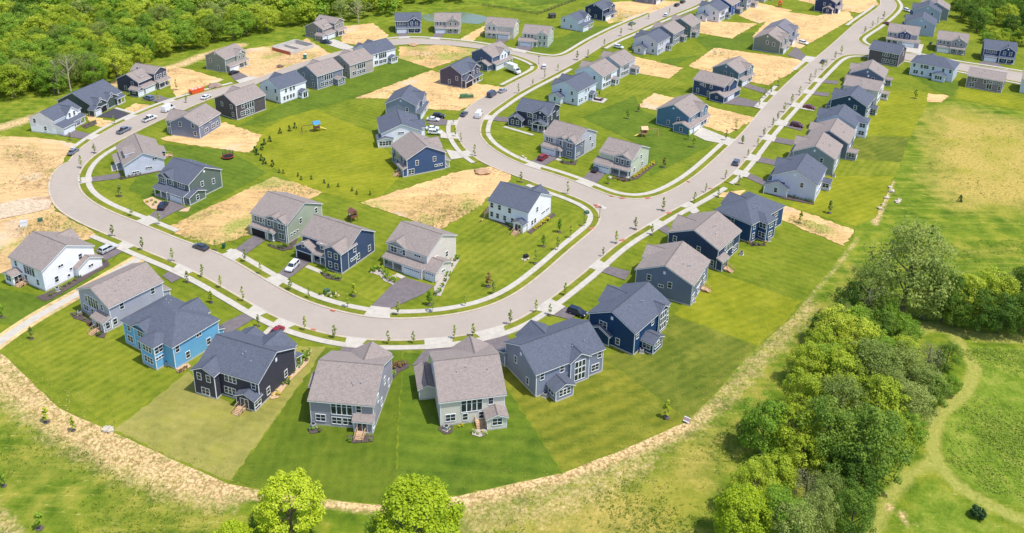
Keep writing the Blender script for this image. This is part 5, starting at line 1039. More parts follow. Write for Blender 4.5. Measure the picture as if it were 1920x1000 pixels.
shrubs([(817,553),(824,548),(830,538),(835,528),(840,518),(847,500),(853,490),(858,486)],'gd','green shrub in the stony side bed of the cream house','side shrubs of the cream house',1.1)
shrubs([(276,381),(284,378),(292,382),(300,386),(287,386)],'gfg','small shrub in the tan bed of the teal-green house','shrubs of the teal-green house',.8)
shrubs([(510,742),(516,733),(523,741),(530,722),(541,712),(550,700),(559,690),(540,720)],'gfd','small shrub in the tan bed beside the charcoal house','shrubs of the charcoal house',.9)
shrubs([(558,680),(563,672),(569,666),(573,676),(577,668),(566,684),(580,661)],'w' if 'w' in SH else 'g','grey-green shrub at the front corner of the charcoal house','front shrubs of the charcoal house',1.3)
shrubs([(738,690),(744,684),(752,688),(758,683),(738,704)],'rdg','shrub in the bed between the mauve and beige houses','shrubs between two houses',1)
shrubs([(888,812),(896,815),(904,812),(909,816),(860,802),(868,800),(840,806)],'frg','flowering shrub behind the beige house','flowering shrubs behind the beige house',.7)
shrubs([(583,808),(590,806),(600,809),(656,828),(695,827)],'g','small shrub behind the mauve house','shrubs behind the mauve house',.8)
shrubs([(140,592),(150,592),(160,600),(168,610),(176,620),(186,630)],'gdr','small shrub in the dark bed of the grey footpath house','shrubs of the grey footpath house',.75)
shrubs([(1404,457),(1414,460),(1424,460),(1432,458)],'rgd','small shrub behind the cobalt house','shrubs of the cobalt house',.9)
shrubs([(1056,305),(1064,306),(1072,306)],'dg','low shrub in front of the dove-grey house','shrubs of the dove-grey house',.9)
shrubs([(1150,336),(1160,338),(1170,340),(1180,339)],'dgr','dark shrub under the porch of the light sage house','porch shrubs of the light sage house',1)
shrubs([(342,697),(348,692),(336,699)],'r','reddish shrub at the back corner of the sky-blue house','shrubs of the sky-blue house',.8)
shrubs([(610,552),(618,556),(626,553),(632,557),(600,554)],'gdw' if 'w' in SH else 'gdf','low shrub in the rock garden near the street below the denim-blue house','rock garden shrubs',.9)
shrubs([(160,238),(168,234),(176,230)],'dg','low shrub in front of the white farmhouse','shrubs of the white farmhouse',.8)
# ------------------------------------------------------------------ vehicles
def paint(rgb):
    key=('car',rgb)
    if key in _mc: return _mc[key]
    n=NT('car paint'); n.b.inputs['Coat Weight'].default_value=.6; n.b.inputs['Coat Roughness'].default_value=.08
    v=n.coord('Object'); c=lin(rgb); _mc[key]=n.set(n.ramp(n.noise(v,1.5,2),[(.3,sc(c,.93)),(.7,sc(c,1.05))]),.35,.25,.5); return _mc[key]
m_tyre=plain('tyre rubber',(30,30,32),.9,0,.1,3); m_rim=plain('alloy rim',(170,172,176),.35,.7,.05,3); m_lamp=plain('headlamp glass',(225,228,230),.15,0,.05,3); m_tail=plain('tail lamp',(150,24,22),.25,0,.05,3)
tyre_me=MB().tube((0,-.12,0),(0,.12,0),.34,.34,16).mesh('tyre',m_tyre); rim_me=MB().tube((0,-.13,0),(0,.13,0),.21,.21,12).mesh('rim',m_rim)
# side profiles: (x, z, halfwidth) rows of body; cabin rows
KIND={ # length,width, body outline, cabin outline (base x0,x1, top x0,x1, z0,z1)
 'sedan':dict(L=4.7,W=1.8,body=[(-2.35,.45),(-2.3,.9),(-1.4,1.0),(1.0,.98),(2.1,.82),(2.35,.6),(2.35,.3),(-2.3,.3)],cab=(-1.75,1.1,-1.0,.35,.95,1.42)),
 'suv':dict(L=4.7,W=1.88,body=[(-2.35,.45),(-2.33,1.0),(-2.2,1.08),(1.0,1.08),(2.1,.95),(2.35,.7),(2.35,.35),(-2.3,.35)],cab=(-2.25,1.2,-1.95,.35,1.05,1.68)),
 'pickup':dict(L=5.8,W=1.98,body=[(-2.9,.5),(-2.88,1.1),(1.3,1.1),(2.6,1.02),(2.9,.75),(2.9,.4),(-2.85,.45)],cab=(-.9,1.5,-.7,.75,1.08,1.85)),
 'van':dict(L=5.6,W=2.02,body=[(-2.8,.4),(-2.8,1.3),(1.7,1.3),(2.5,1.05),(2.8,.75),(2.8,.35),(-2.8,.35)],cab=(-2.79,1.9,-2.72,1.1,1.28,2.35))}
def rbox(x0,x1,y0,y1,z0,z1,ix,iy):  # tapered box
    mb=MB(); mb.v=[(x0[0],-y0,z0),(x0[1],-y0,z0),(x0[1],y0,z0),(x0[0],y0,z0),(x1[0],-y1,z1),(x1[1],-y1,z1),(x1[1],y1,z1),(x1[0],y1,z1)]
    mb.f=[(3,2,1,0),(4,5,6,7),(0,1,5,4),(1,2,6,5),(2,3,7,6),(3,0,4,7)]; return mb
_vm={}
def vehicle_meshes(kind,rgb):
    key=(kind,rgb)
    if key in _vm: return _vm[key]
    K=KIND[kind]; hw=K['W']/2; pm=paint(rgb)
    mb=MB(); mb.prism([(x,-hw,z) for x,z in K['body']],(0,2*hw,0))
    body=mb.mesh('body',pm,bevel=.07)
    b0,b1,t0,t1,z0,z1=K['cab']
    glass=rbox((b0,b1),(t0,t1),hw-.06,hw-.24,z0,z1,0,0).mesh('windows',m_glass)
    rf=MB(); o=.02
    rf.v=[(t0-.06,-hw+.2,z1-.02),(t1+.06,-hw+.2,z1-.02),(t1+.06,hw-.2,z1-.02),(t0-.06,hw-.2,z1-.02),(t0+.05,-hw+.3,z1+.07),(t1-.08,-hw+.3,z1+.07),(t1-.08,hw-.3,z1+.07),(t0+.05,hw-.3,z1+.07)]
    rf.f=[(3,2,1,0),(4,5,6,7),(0,1,5,4),(1,2,6,5),(2,3,7,6),(3,0,4,7)]
    def lerp(a,b,t): return a+(b-a)*t
    # pillars
    for s in (-1,1):
        for bx,tx,wd in ((b0,t0,.14),(b1,t1,.1),(lerp(b0,b1,.52),lerp(t0,t1,.48),.1)):
            rf.prism([(bx-wd/2,s*(hw-.055),z0),(bx+wd/2,s*(hw-.055),z0),(tx+wd/2,s*(hw-.23),z1),(tx-wd/2,s*(hw-.23),z1)],(0,-s*.05,0))
    if kind=='van':
        for s in (-1,1): rf.prism([(b0,s*(hw-.05),z0-.02),(.55,s*(hw-.05),z0-.02),(.45,s*(hw-.225),z1),(t0,s*(hw-.225),z1)],(0,-s*.04,0))
        rf.prism([(b0-.015,-hw+.06,z0),(b0-.015,hw-.06,z0),(t0-.015,hw-.24,z1),(t0-.015,-hw+.24,z1)],(.04,0,0))
    roof=rf.mesh('roof',pm)
    bed=None
    if kind=='pickup': bed=MB().box(-2.75,-1.0,-hw+.15,hw-.15,.9,1.115).mesh('load_bed',m_dark)
    _vm[key]=(body,glass,roof,bed); return _vm[key]
def car(px,d,kind,rgb,label,z=.14,cat=None,name=None,group=None):
    p=g(*px); a=math.atan2(*(g(px[0]+d[0],px[1]+d[1])-p)[::-1]); r=thing(name or {'sedan':'parked_car','suv':'parked_car','pickup':'pickup_truck','van':'parked_van'}[kind],label,cat or {'sedan':'car','suv':'car','pickup':'pickup','van':'van'}[kind],(p[0],p[1],z),a,group)
    b,gl,rf,bd=vehicle_meshes(kind,rgb); K=KIND[kind]; link('body',b,r); link('windows',gl,r); link('roof',rf,r)
    if bd: link('load_bed',bd,r)
    hw=K['W']/2; hl=K['L']/2
    for x in (-hl*.6,hl*.62):
        for s in (-1,1): t=link('wheel',tyre_me,r,(x,s*(hw-.08),.34)); link('rim',rim_me,t)
    lz=.62 if kind=='sedan' else .78
    for s in (-1,1):
        link('headlight',lamp_me,r,(hl-.06,s*(hw-.32),lz)); link('tail_light',tail_me,r,(-hl+.02,s*(hw-.25),lz+.08))
    return r
lamp_me=MB().box(-.1,.07,-.2,.2,-.09,.09).mesh('headlight',m_lamp,bevel=.02); tail_me=MB().box(-.06,.06,-.16,.16,-.11,.11).mesh('tail_light',m_tail,bevel=.02)
SIL=(168,174,184);BLK=(36,38,46);WCAR=(236,238,240);DBL=(34,44,70);GRYC=(96,102,114);RED=(150,28,44)
car((138,288),(10,-8),'sedan',(120,128,140),'silver-grey sedan parked at the outer kerb on the left bend')
car((233,248),(14,-7),'pickup',(128,138,154),'grey-blue pickup parked in the street below the dark green house')
car((281,226),(12,-5),'pickup',WCAR,'white work pickup parked in the street, behind the white van')
car((316,208),(12,-6),'van',WCAR,'long white van parked in the street, ahead of the white work pickup')
car((387,185),(10,-5),'sedan',WCAR,'white car parked in the street next to the orange skip')
car((279,187),(-14,-4),'suv',(112,132,160),'steel-blue car on the drive of the stepped charcoal house at the far left')
car((306,390),(9,-12),'suv',DBL,'dark navy car on the drive of the teal-green house')
car((377,467),(-14,-5),'sedan',(66,72,84),'dark grey sedan parked in the street above the sage house drive',.14)
car((203,471),(14,-7),'suv',(206,210,216),'silver-white SUV on the drive of the big white house')
car((549,504),(-10,10),'suv',WCAR,'white SUV on the drive of the denim-blue house')
car((517,628),(-12,10),'sedan',RED,'bright red car beside the charcoal house with the tan lawn')
car((1082,590),(14,5),'suv',DBL,'dark blue car on the drive between the slate and deep navy houses')
car((812,227),(14,1),'sedan',WCAR,'white car on the drive of the blue-grey house, in front of the black one')
car((823,221),(14,1),'suv',BLK,'black car on the drive of the blue-grey house, behind the white one')
car((811,244),(14,0),'sedan',WCAR,'white sedan on the drive of the white house, the farther of two')
car((815,252),(14,1),'suv',WCAR,'white SUV on the drive of the white house, the nearer of two')
car((870,217),(6,-6),'sedan',(72,84,106),'blue-grey car parked at the kerb opposite the white van')
car((898,219),(8,-11),'van',WCAR,'white van parked on the right side of the street by the charcoal gabled-porch house')
car((922,181),(10,-7),'van',(60,78,104),'dark blue van parked at the kerb by the bare plot')
car((942,173),(10,-5),'sedan',SIL,'silver car parked in front of the dark blue van')
car((1018,299),(12,-8),'suv',RED,'crimson car on the drive of the dove-grey house')
car((1118,321),(12,-9),'sedan',BLK,'black car on the drive of the light sage house')
car((1380,308),(4,-10),'suv',(84,98,120),'blue-grey SUV parked on the straight road near the nearest lavender house')
car((1517,204),(14,3),'sedan',(120,32,58),'maroon car on the pale drive of the dark teal house')
car((1494,238),(14,3),'suv',(110,30,44),'dark red SUV on the drive of the white house in the right-hand row')
car((1543,118),(7,-8),'sedan',(74,84,98),'dark grey car parked at the far end of the straight road')
car((1020,128),(1,-8),'suv',WCAR,'white SUV standing in the junction by the box lorry')
car((1160,91),(14,3),'suv',WCAR,'white SUV on the drive of the lavender house in the middle block')
car((1249,31),(9,-7),'suv',WCAR,'white SUV parked on the far street near two dark cars')
car((1185,47),(10,-3),'sedan',(108,124,146),'blue-grey car parked on the far street below the white gabled house')
car((1269,12),(9,-5),'suv',BLK,'black car parked on the far street, the nearer of a dark pair')
car((1280,6),(9,-5),'suv',(52,56,66),'charcoal car parked on the far street, the farther of a dark pair')
car((1506,83),(14,4),'suv',WCAR,'white car on the drive of the sage house between bare plots')
car((1701,22),(12,4),'suv',WCAR,'white car beside the dusty blue house at the upper right')
car((611,82),(14,2),'pickup',(52,68,100),'dark blue pickup on the new white drive of the khaki house')
car((439,139),(12,-4),'sedan',BLK,'black car on the short drive of the sage-grey house by the wood')
car((1664,47),(10,2),'sedan',(130,50,56),'dull red car on a drive behind the grey three-garage house')
# box lorry
p=g(962,136); r=thing('box_lorry','white box lorry parked at the rounded corner near the far junction','lorry',(p[0],p[1],.14),ang_px((962,136),(985,145)))
part('cargo_box',MB().box(-3.6,1.6,-1.2,1.2,.95,3.6),paint(WCAR),r,bevel=.04); part('cab',MB().prism([(1.75,-1.1,.5),(4.0,-1.1,.5),(4.0,-1.1,1.3),(3.2,-1.1,1.55),(2.7,-1.1,2.5),(1.75,-1.1,2.5)],(0,2.2,0)),paint(WCAR),r,bevel=.06)
part('windscreen',MB().prism([(3.22,-.95,1.58),(3.22,.95,1.58),(2.75,.9,2.42),(2.75,-.9,2.42)],(.03,0,.02)),m_glass,r); part('chassis',MB().box(-3.5,3.9,-.9,.9,.5,.94),m_dark,r)
for x in (-2.4,3.0):
    for s in (-1,1): t=link('wheel',tyre_me,r,(x,s*.95,.42)); t.scale=(1.25,1.4,1.25); link('rim',rim_me,t)
# ------------------------------------------------------------------ play things and yard things
def M(nm,rgb,rough=.6): return plain(nm,rgb,rough,0,.12,3)
# trampoline
p=g(428,297); r=thing('trampoline','round trampoline with dark safety net on the lawn behind the teal-green house','trampoline',(p[0],p[1],0))
mb=MB(); 
for i in range(8): a=6.283*i/8; mb.tube((1.75*math.cos(a),1.75*math.sin(a),0),(1.75*math.cos(a),1.75*math.sin(a),2.6),.045,.045,6)
part('frame',mb,M('dark steel',(60,62,68),.4),r); part('jumping_mat',MB().disc(0,0,.78,1.6,20,.04),M('black mat',(28,28,32)),r)
mb=MB(); mb.v=[(x*k,y*k,z) for k,z in ((1.62,.84),(1.95,.84)) for x,y in [(math.cos(6.283*i/24),math.sin(6.283*i/24)) for i in range(24)]]; mb.f=[(i,(i+1)%24,24+(i+1)%24,24+i) for i in range(24)]; part('edge_pad',mb,M('red edge pad',(190,60,54)),r)
mb=MB()
for k in range(8): z=1.0+k*.2; mb.v+=[]; [mb.tube((1.72*math.cos(6.283*i/16),1.72*math.sin(6.283*i/16),z),(1.72*math.cos(6.283*(i+1)/16),1.72*math.sin(6.283*(i+1)/16),z),.02,.02,4,False) for i in range(16)]
part('safety_net',mb,M('black net',(40,40,46)),r)
def playset(px,rz,label,roof,timber=(150,96,66),swing=True,slide=(232,200,90)):
    p=g(*px); r=thing('play_set',label,'play set',(p[0],p[1],0),rz); tm=M('play timber',timber,.8)
    mb=MB()
    for x in (-.9,.9):
        for y in (-.9,.9): mb.box(x-.07,x+.07,y-.07,y+.07,0,3.0)
    mb.box(-1,1,-1,1,1.35,1.5).box(-1,1,-.98,-.9,1.5,2.1).box(-.98,-.9,-.9,.9,1.5,2.1); part('tower',mb,tm,r)
    part('canopy',MB().prism([(-1.25,-1.2,2.95),(-1.25,1.2,2.95),(-1.25,0,3.9)],(2.5,0,0)),M('canopy',roof),r)
    part('slide',MB().prism([(1.0,-.35,1.45),(1.0,.35,1.45),(3.4,.35,.25),(3.4,-.35,.25)],(0,0,.1)),M('slide plastic',slide,.35),r)
    if swing:
        mb=MB(); mb.box(-5.2,-.9,-.06,.06,2.55,2.7)
        for y in (-1,1): mb.tube((-5.2,y*1.1,0),(-5.1,0,2.65),.07,.07,6)
        part('swing_frame',mb,tm,r)
        for x in (-2.2,-3.6):
            s=part('swing_seat',MB().box(x-.25,x+.25,-.12,.12,.55,.6),M('swing seat',(60,60,66)),r); part('chain',MB().tube((x-.24,0,.58),(x-.24,0,2.55),.015,.015,4).tube((x+.24,0,.58),(x+.24,0,2.55),.015,.015,4),m_metal,s)
playset((594,246),.4,'timber play set with bright blue canopy on the big central lawn',(40,130,196),(110,72,60)); playset((662,414),2.2,'brown timber play set with shingled roof behind the denim-blue house',(120,78,66),(132,84,66),False,(205,210,214))
playset((1207,256),3.3,'pale timber play set with tan canopy and swing on the lawn beside the teal-blue house',(214,168,128),(190,140,104)); playset((1462,14),1.2,'red-orange play set on the lawn near the dark navy house at the top',(206,66,40),(190,80,52),False)
# skip, toilet, utility boxes, bin
p=g(369,174); r=thing('skip','orange rubbish skip full of pale debris at the kerb beside bare earth','skip',(p[0],p[1],.13),ang_px((360,176),(380,170)))
part('container',MB().prism([(-2.6,-1.1,0),(2.6,-1.1,0),(2.9,-1.15,1.6),(-2.9,-1.15,1.6)],(0,2.25,0)),M('orange steel',(224,92,44),.5),r); part('rim',MB().box(-2.95,2.95,-1.2,-1.08,1.55,1.68).box(-2.95,2.95,1.08,1.2,1.55,1.68),M('orange rim',(200,78,38),.5),r)
mb=MB(); 
for _ in range(14): x,y=random.uniform(-2.4,2),random.uniform(-.9,.6); mb.box(x,x+random.uniform(.3,1),y,y+random.uniform(.2,.6),1.5,1.6+random.uniform(.05,.4))
part('debris',mb,M('pale debris',(210,198,186),.9),r)
p=g(572,111); r=thing('portable_toilet','green portable toilet at the corner of the foundation site','toilet',(p[0],p[1],.13)); part('cabin',MB().box(-.6,.6,-.6,.6,0,2.1),M('green plastic',(40,110,92),.5),r,bevel=.03); part('roof',MB().prism([(-.66,-.66,2.1),(.66,-.66,2.1),(0,-.66,2.35)],(0,1.32,0)),M('pale cap',(220,226,224),.5),r); part('door',MB().box(-.4,.4,-.64,-.6,.1,1.95),M('green door',(52,128,108),.5),r)
gu=M('utility green',(64,96,78),.6)
for px,lab in (((76,416),'green utility box among weeds on the bare plot above the big white house'),((613,549),'green utility box in the rock garden below the denim-blue house'),((1100,402),'green utility box near the corner pad') ,((1284,216),'dark utility box where the lawns meet the bare plots in the middle block'),((1745,83),'green utility box by the two-tone gable house')):
    p=g(*px); r=thing('utility_box',lab,'utility box',(p[0],p[1],.1),.6,'green utility boxes'); part('cabinet',MB().box(-.6,.6,-.5,.5,.1,.95),gu,r,bevel=.04); part('base',MB().box(-.75,.75,-.65,.65,-.1,.12),m_conc,r)
p=g(45,424); r=thing('utility_cabinet','white boxy cabinet lying on the bare plot above the big white house','cabinet',(p[0],p[1],.1),.3); part('cabinet',MB().box(-.9,.9,-.7,.7,0,1.3),M('white panel',(232,234,236)),r,bevel=.03); part('lid',MB().box(-.95,.95,-.75,.75,1.3,1.38),M('grey lid',(180,184,188)),r)
p=g(420,466); r=thing('wheelie_bin','dark green wheelie bin at the kerb by the sage house drive','bin',(p[0],p[1],.24)); part('tub',MB().prism([(-.3,-.35,.08),(.3,-.35,.08),(.36,-.35,1.0),(-.36,-.35,1.0)],(0,.7,0)),M('bin green',(28,92,64)),r); part('lid',MB().box(-.38,.38,-.4,.4,1.0,1.08),M('bin lid',(24,74,54)),r); part('wheel',MB().tube((-.34,.3,.1),(.34,.3,.1),.1,.1,10),m_tyre,r)
p=g(875,184); r=thing('material_heap','heap of green-wrapped building material on the bare plot by the purple-grey house','heap',(p[0],p[1],.1),ang_px((860,186),(890,184))); part('pallet_load',MB().box(-2.6,2.6,-1,1,.15,1.3).box(-2.2,.4,-.8,.9,1.3,1.55),M('green tarp',(72,112,74),.7),r,bevel=.08); part('timber',MB().box(-2.8,3.2,-1.3,-1.1,.0,.3).box(-2.4,2.9,1.05,1.3,0,.25).box(-1.5,2.4,-.3,.2,1.3,1.42),m_wood,r)
# AC units
AC=[(108,546,'big white house'),(150,590,'grey house by the footpath'),(588,802,'mauve house'),(837,806,'beige house'),(1022,744,'slate house'),(1203,661,'deep navy house'),(1299,566,'grey-blue house with the taupe roof'),(1390,478,'steel-navy house'),(313,684,'sky-blue house'),(1441,452,'cobalt house by the dirt strip'),(1563,332,'nearest lavender houses of the right row')]
for x,y,h in AC:
    p=g(x,y); r=thing('air_conditioner','grey air-conditioning unit standing against the back of the '+h,'air conditioner',(p[0],p[1],.08),random.uniform(0,1.5),'air-conditioning units behind the houses'); part('casing',MB().box(-.45,.45,-.45,.45,.08,.9),m_metal,r,bevel=.04); part('fan_grille',MB().tube((0,0,.9),(0,0,.94),.36,.36,16),m_dark,r); part('pad',MB().box(-.6,.6,-.6,.6,-.1,.08),m_conc,r)
# foundation under construction
p=g(575,90); rz=ang_px((545,104),(590,90)); P0=g(545,104)
r=thing('house_foundation','unfinished concrete house foundation with red-brown formwork on bare earth','foundation',(P0[0],P0[1],.1),rz)
mb=MB(); L_,D_=14,12
mb.box(0,L_,0,.3,0,1.7).box(0,L_,D_-.3,D_,0,2.0).box(0,.3,.3,D_-.3,0,1.3).box(L_-.3,L_,.3,D_-.3,0,2.0).box(7,7.25,.3,D_-.3,0,1.2); part('wall',mb,m_found,r); part('slab',MB().box(.3,L_-.3,.3,D_-.3,0,.1),m_stone,r)
part('formwork',MB().box(-.14,-.02,-.1,D_,0,1.5),M('red formwork',(186,104,78),.8),r)
# patio set
p=g(1117,187); r=thing('patio','pale concrete patio slab behind the pale blue house','patio',(p[0],p[1],0),ang_px((1100,185),(1128,190))); part('slab',MB().box(-4,4,-2.6,2.6,0,.17),m_conc,r); 
r=thing('outdoor_sofa','dark plum corner sofa on the pale patio','sofa',(p[0]+.3,p[1]-.2,.17),ang_px((1100,185),(1128,190))); so_=M('plum cushions',(92,74,92),.9); part('seat',MB().box(-2.4,2.2,-.9,.1,.0,.42).box(1.2,2.2,.1,1.4,0,.42),so_,r,bevel=.06); part('backrest',MB().box(-2.4,2.4,-1.15,-.9,0,.85).box(2.2,2.42,-.9,1.4,0,.85),so_,r,bevel=.06)
r=thing('patio_parasol','closed dark parasol standing at the back of the pale patio','parasol',(p[0]+1.5,p[1]+2.0,.1)); part('pole',MB().tube((0,0,0),(0,0,3.0),.04,.04,6),m_metal,r); part('canopy',MB().tube((0,0,1.5),(0,0,2.95),.22,.07,8),M('dark canopy',(46,44,52),.9),r); part('base',MB().tube((0,0,0),(0,0,.1),.3,.3,10),m_dark,r)
# street sign poles
for px,lab in (((1124,410),'black street-name sign pole on the grassy tip of the junction'),((1010,121),'black street-name sign pole at the far junction by the box lorry')):
    p=g(*px); r=thing('street_sign',lab,'street sign',(p[0],p[1],.15)); bk_=M('black metal',(30,30,34),.4)
    part('pole',MB().tube((0,0,0),(0,0,4.0),.07,.06,8).tube((0,0,4.0),(0,0,4.15),.1,.03,8),bk_,r); part('name_plate',MB().box(-.5,.5,-.02,.02,3.4,3.65),bk_,r); part('name_plate',MB().box(-.02,.02,-.5,.5,3.7,3.95),bk_,r); part('base',MB().tube((0,0,0),(0,0,.5),.14,.09,8),bk_,r)
# notice board at the lawn corner
p=g(1287,793); r=thing('notice_board','small white-framed notice board at the corner of the lawn and dirt strip','sign',(p[0],p[1],0),-.6)
part('panel',MB().prism([(-.55,-.3,.55),(.55,-.3,.55),(.55,.25,1.05),(-.55,.25,1.05)],(0,.03,.04)),M('mauve panel',(150,120,130)),r); part('frame',MB().prism([(-.65,-.36,.5),(.65,-.36,.5),(.65,-.28,.57),(-.65,-.28,.57)],(0,.03,.06)).prism([(-.65,.24,1.04),(.65,.24,1.04),(.65,.32,1.11),(-.65,.32,1.11)],(0,.03,.06)),m_trim,r)
for s in (-.5,.5): part('leg',MB().box(s-.04,s+.04,-.05,.05,0,.8),m_trim,r)
# rail fence by the far field
fpx=[(905,12),(960,20),(1007,28),(1040,16),(1078,2),(1100,-8)]; fl=[tuple(q) for q in gs(fpx)]
mbp=[];mb=MB()
r=thing('rail_fence','dark post-and-rail fence round the green field beyond the pond','fence',(fl[0][0],fl[0][1],0)); O_=np.array(fl[0]); fm=M('dark fence timber',(64,58,52),.9)
pts=resample(fl,3.2,False); prev=None
for q in pts:
    q=np.array(q)-O_; part('post',MB().box(q[0]-.09,q[0]+.09,q[1]-.09,q[1]+.09,-.1,1.5),fm,r)
    if prev is not None:
        for z in (.4,.85,1.3): mb.tube((prev[0],prev[1],z),(q[0],q[1],z),.09,.09,4)
    prev=q
part('rails',mb,fm,r)
p=g(1035,34); r=thing('shed','small dark garden shed near the far fence','shed',(p[0],p[1],0),.4); part('wall',MB().box(-1.6,1.6,-1.2,1.2,0,2),M('dark shed wall',(62,60,64)),r); part('roof',MB().prism([(-1.8,-1.4,1.95),(-1.8,1.4,1.95),(-1.8,0,2.8)],(3.6,0,0)),shingle((70,70,78)),r); part('door',MB().box(-.5,.5,-1.24,-1.2,0,1.8),M('shed door',(90,86,84)),r)
# rocks, tree stakes and earth heaps
n=NT('limestone rock'); v=n.coord('Object'); m_rock=n.set(n.ramp(n.noise(v,3,4),[(.3,lin((150,138,122))),(.7,lin((206,196,178)))]),.9)
def rock(px,s,label,grp=None,mt=None,flatk=.55,name='rock',cat='rock'):
    p=g(*px); bm=bmesh.new(); bmesh.ops.create_icosphere(bm,subdivisions=2,radius=1)
    for v_ in bm.verts: v_.co*=1+random.uniform(-.22,.22); v_.co.z*=flatk
    me=bpy.data.meshes.new(name); bm.to_mesh(me); bm.free(); me.materials.append(mt or m_rock); o=tag(link(name,me,None,(p[0],p[1],.1+s*.15),random.uniform(0,6)),label,cat,grp); o.scale=(s,s*random.uniform(.7,1),s); return o
heap=dirt_mat((184,150,118),.0)
rock((904,324),2.6,'brown heap of topsoil on the bare plot by the royal-blue house',None,heap,.3,'earth_heap','heap'); rock((775,86),2.2,'brown heap of earth on the weedy corner plot',None,heap,.35,'earth_heap','heap'); rock((525,126),1.6,'small dark earth heap beside the foundation site',None,dirt_mat((120,100,90),0),.4,'earth_heap','heap'); rock((402,163),2.6,'long grey earth heap by the street past the orange skip',None,dirt_mat((150,130,118),0),.35,'earth_heap','heap')
for px in [(1668,352),(1672,360),(1662,372),(1655,384),(1650,392),(1683,380),(1686,376)]: rock(px,random.uniform(.5,1.1),'pale rock in the stony ditch at the edge of the right-hand lawns','rocks along the right-hand ditch')
for px in [(199,806),(206,808)]: rock(px,.9,'pale rock at the corner of the lawns above the dirt strip','rocks at the lawn corner')
for px in [(620,556),(628,551),(634,556),(605,556)]: rock(px,.5,'small boulder in the rock garden below the denim-blue house','boulders of the rock garden')
for px in [(980,294),(985,298),(976,298)]: rock(px,.6,'small boulder in front of the charcoal gabled-porch house lawn','boulders on the lawn corner')
# covers and lumber on the bare ground
p=g(79,373); r=thing('lumber_pile','small stack of lumber planks on the bare plot at the left bend','lumber',(p[0],p[1],.1),.3)
for i,(a_,b_) in enumerate(((-.6,0),(0,.05),(.6,-.02))): part('plank',MB().box(-2.4,2.2,a_-.14,a_+.14,.02+b_*.5,.16+b_*.5),m_wood,r)

# ------------------------------------------------------------------ weeds, tussocks, clods: too many to count
def sample(poly,n,excl=()):
    q=gs(poly); a=np.array(q); lo,hi=a.min(0),a.max(0); out=[]
    while len(out)<n:
        P=rng.uniform(lo,hi,size=(n*3,2)); P=P[inside(P,q)]
        # clumped: keep by a smooth random field
        f=np.sin(P[:,0]*.21+P[:,1]*.13)+np.sin(P[:,0]*.07-P[:,1]*.19+1.3)+rng.normal(size=len(P))*.8
        out+=P[f>.1].tolist()
    return np.array(out[:n])
def along_px(px,n,wd):
    l=np.array(kerbline(px)); i=rng.integers(0,len(l),n); return l[i]+rng.normal(size=(n,2))*wd
def tufts(name,label,pts,k,mat,r,h,leaf,z=.12):
    n=len(pts); c=np.repeat(pts,k,0); sz=np.repeat(rng.uniform(.5,1.4,n),k)
    d=rng.normal(size=(n*k,2))*.5; P3=np.column_stack([c+d*(r*sz)[:,None],z+rng.uniform(.05,1,n*k)*h*sz])
    N3=np.column_stack([d*.8,np.full(n*k,.7)])+rng.normal(size=(n*k,3))*.35
    t=np.clip(np.repeat(rng.uniform(0,.6,n),k)+rng.uniform(0,.4,n*k),0,1)
    tag(link(name,quads(name,P3,N3,leaf*rng.uniform(.6,1.3,n*k),t,mat)),label,'weeds',None,'stuff')
gm=leafmat('meadow tuft blades',(78,108,26),(112,134,36),(150,154,54),.3); dm_=leafmat('dry weed blades',(120,128,48),(150,148,62),(182,170,96),.3); lm_=leafmat('tall field grass',(100,134,36),(132,160,52),(170,180,82),.4)
tufts('weeds','rough weeds growing over the bare building plots',np.concatenate([sample([(690,385),(760,372),(900,365),(900,390),(826,428)],260),sample([(30,425),(100,400),(180,441),(125,452),(40,450)],240),sample([(-40,285),(60,270),(110,300),(95,345),(0,330)],200),sample([(470,340),(545,341),(600,362),(540,375)],150),sample([(760,92),(885,96),(805,124)],240),sample([(1340,95),(1420,102),(1350,130),(1300,135)],200),sample([(1480,402),(1585,440),(1578,458),(1478,414)],90),sample([(1150,15),(1195,28),(1160,40)],110),sample([(400,420),(470,440),(420,462),(350,448)],90),sample([(700,170),(760,172),(720,184)],60)]),7,gm,.5,.5,.13)
tufts('weeds','weeds and straw tufts along the dirt strip behind the lawns',np.concatenate([along_px([(-20,690),(60,750),(140,808),(240,858),(340,898),(420,922)],900,4.0),along_px([(880,955),(1000,935),(1100,900),(1200,858),(1300,810),(1370,740),(1440,665),(1530,570)],1000,3.6)]),5,dm_,.4,.3,.12,.0)
tufts('meadow_tussocks','rough grass tussocks of the meadow below the lawns',np.concatenate([sample([(-40,760),(80,800),(240,890),(420,950),(480,1030),(-60,1040)],900),sample([(900,1000),(1100,930),(1330,830),(1400,780),(1360,900),(1320,1040),(880,1040)],900)]),6,gm,.55,.3,.15,.0)
tufts('field_grass','tall rough grass of the bright field at the lower right',sample([(1775,655),(1850,655),(1950,660),(1950,955),(1850,922),(1775,866),(1775,795),(1835,738),(1845,692)],1500),6,lm_,.7,.35,.2,.0)
tufts('field_weeds','scattered dark weed clumps over the dry field at the right',np.concatenate([sample([(1730,215),(1930,240),(1990,300),(1990,400),(1800,410),(1740,330)],420),sample([(1740,450),(1930,450),(1930,495),(1780,495)],200)]),6,leafmat('dark field weeds',(84,96,40),(104,114,48),(124,130,60),.3),.55,.4,.15,.0)
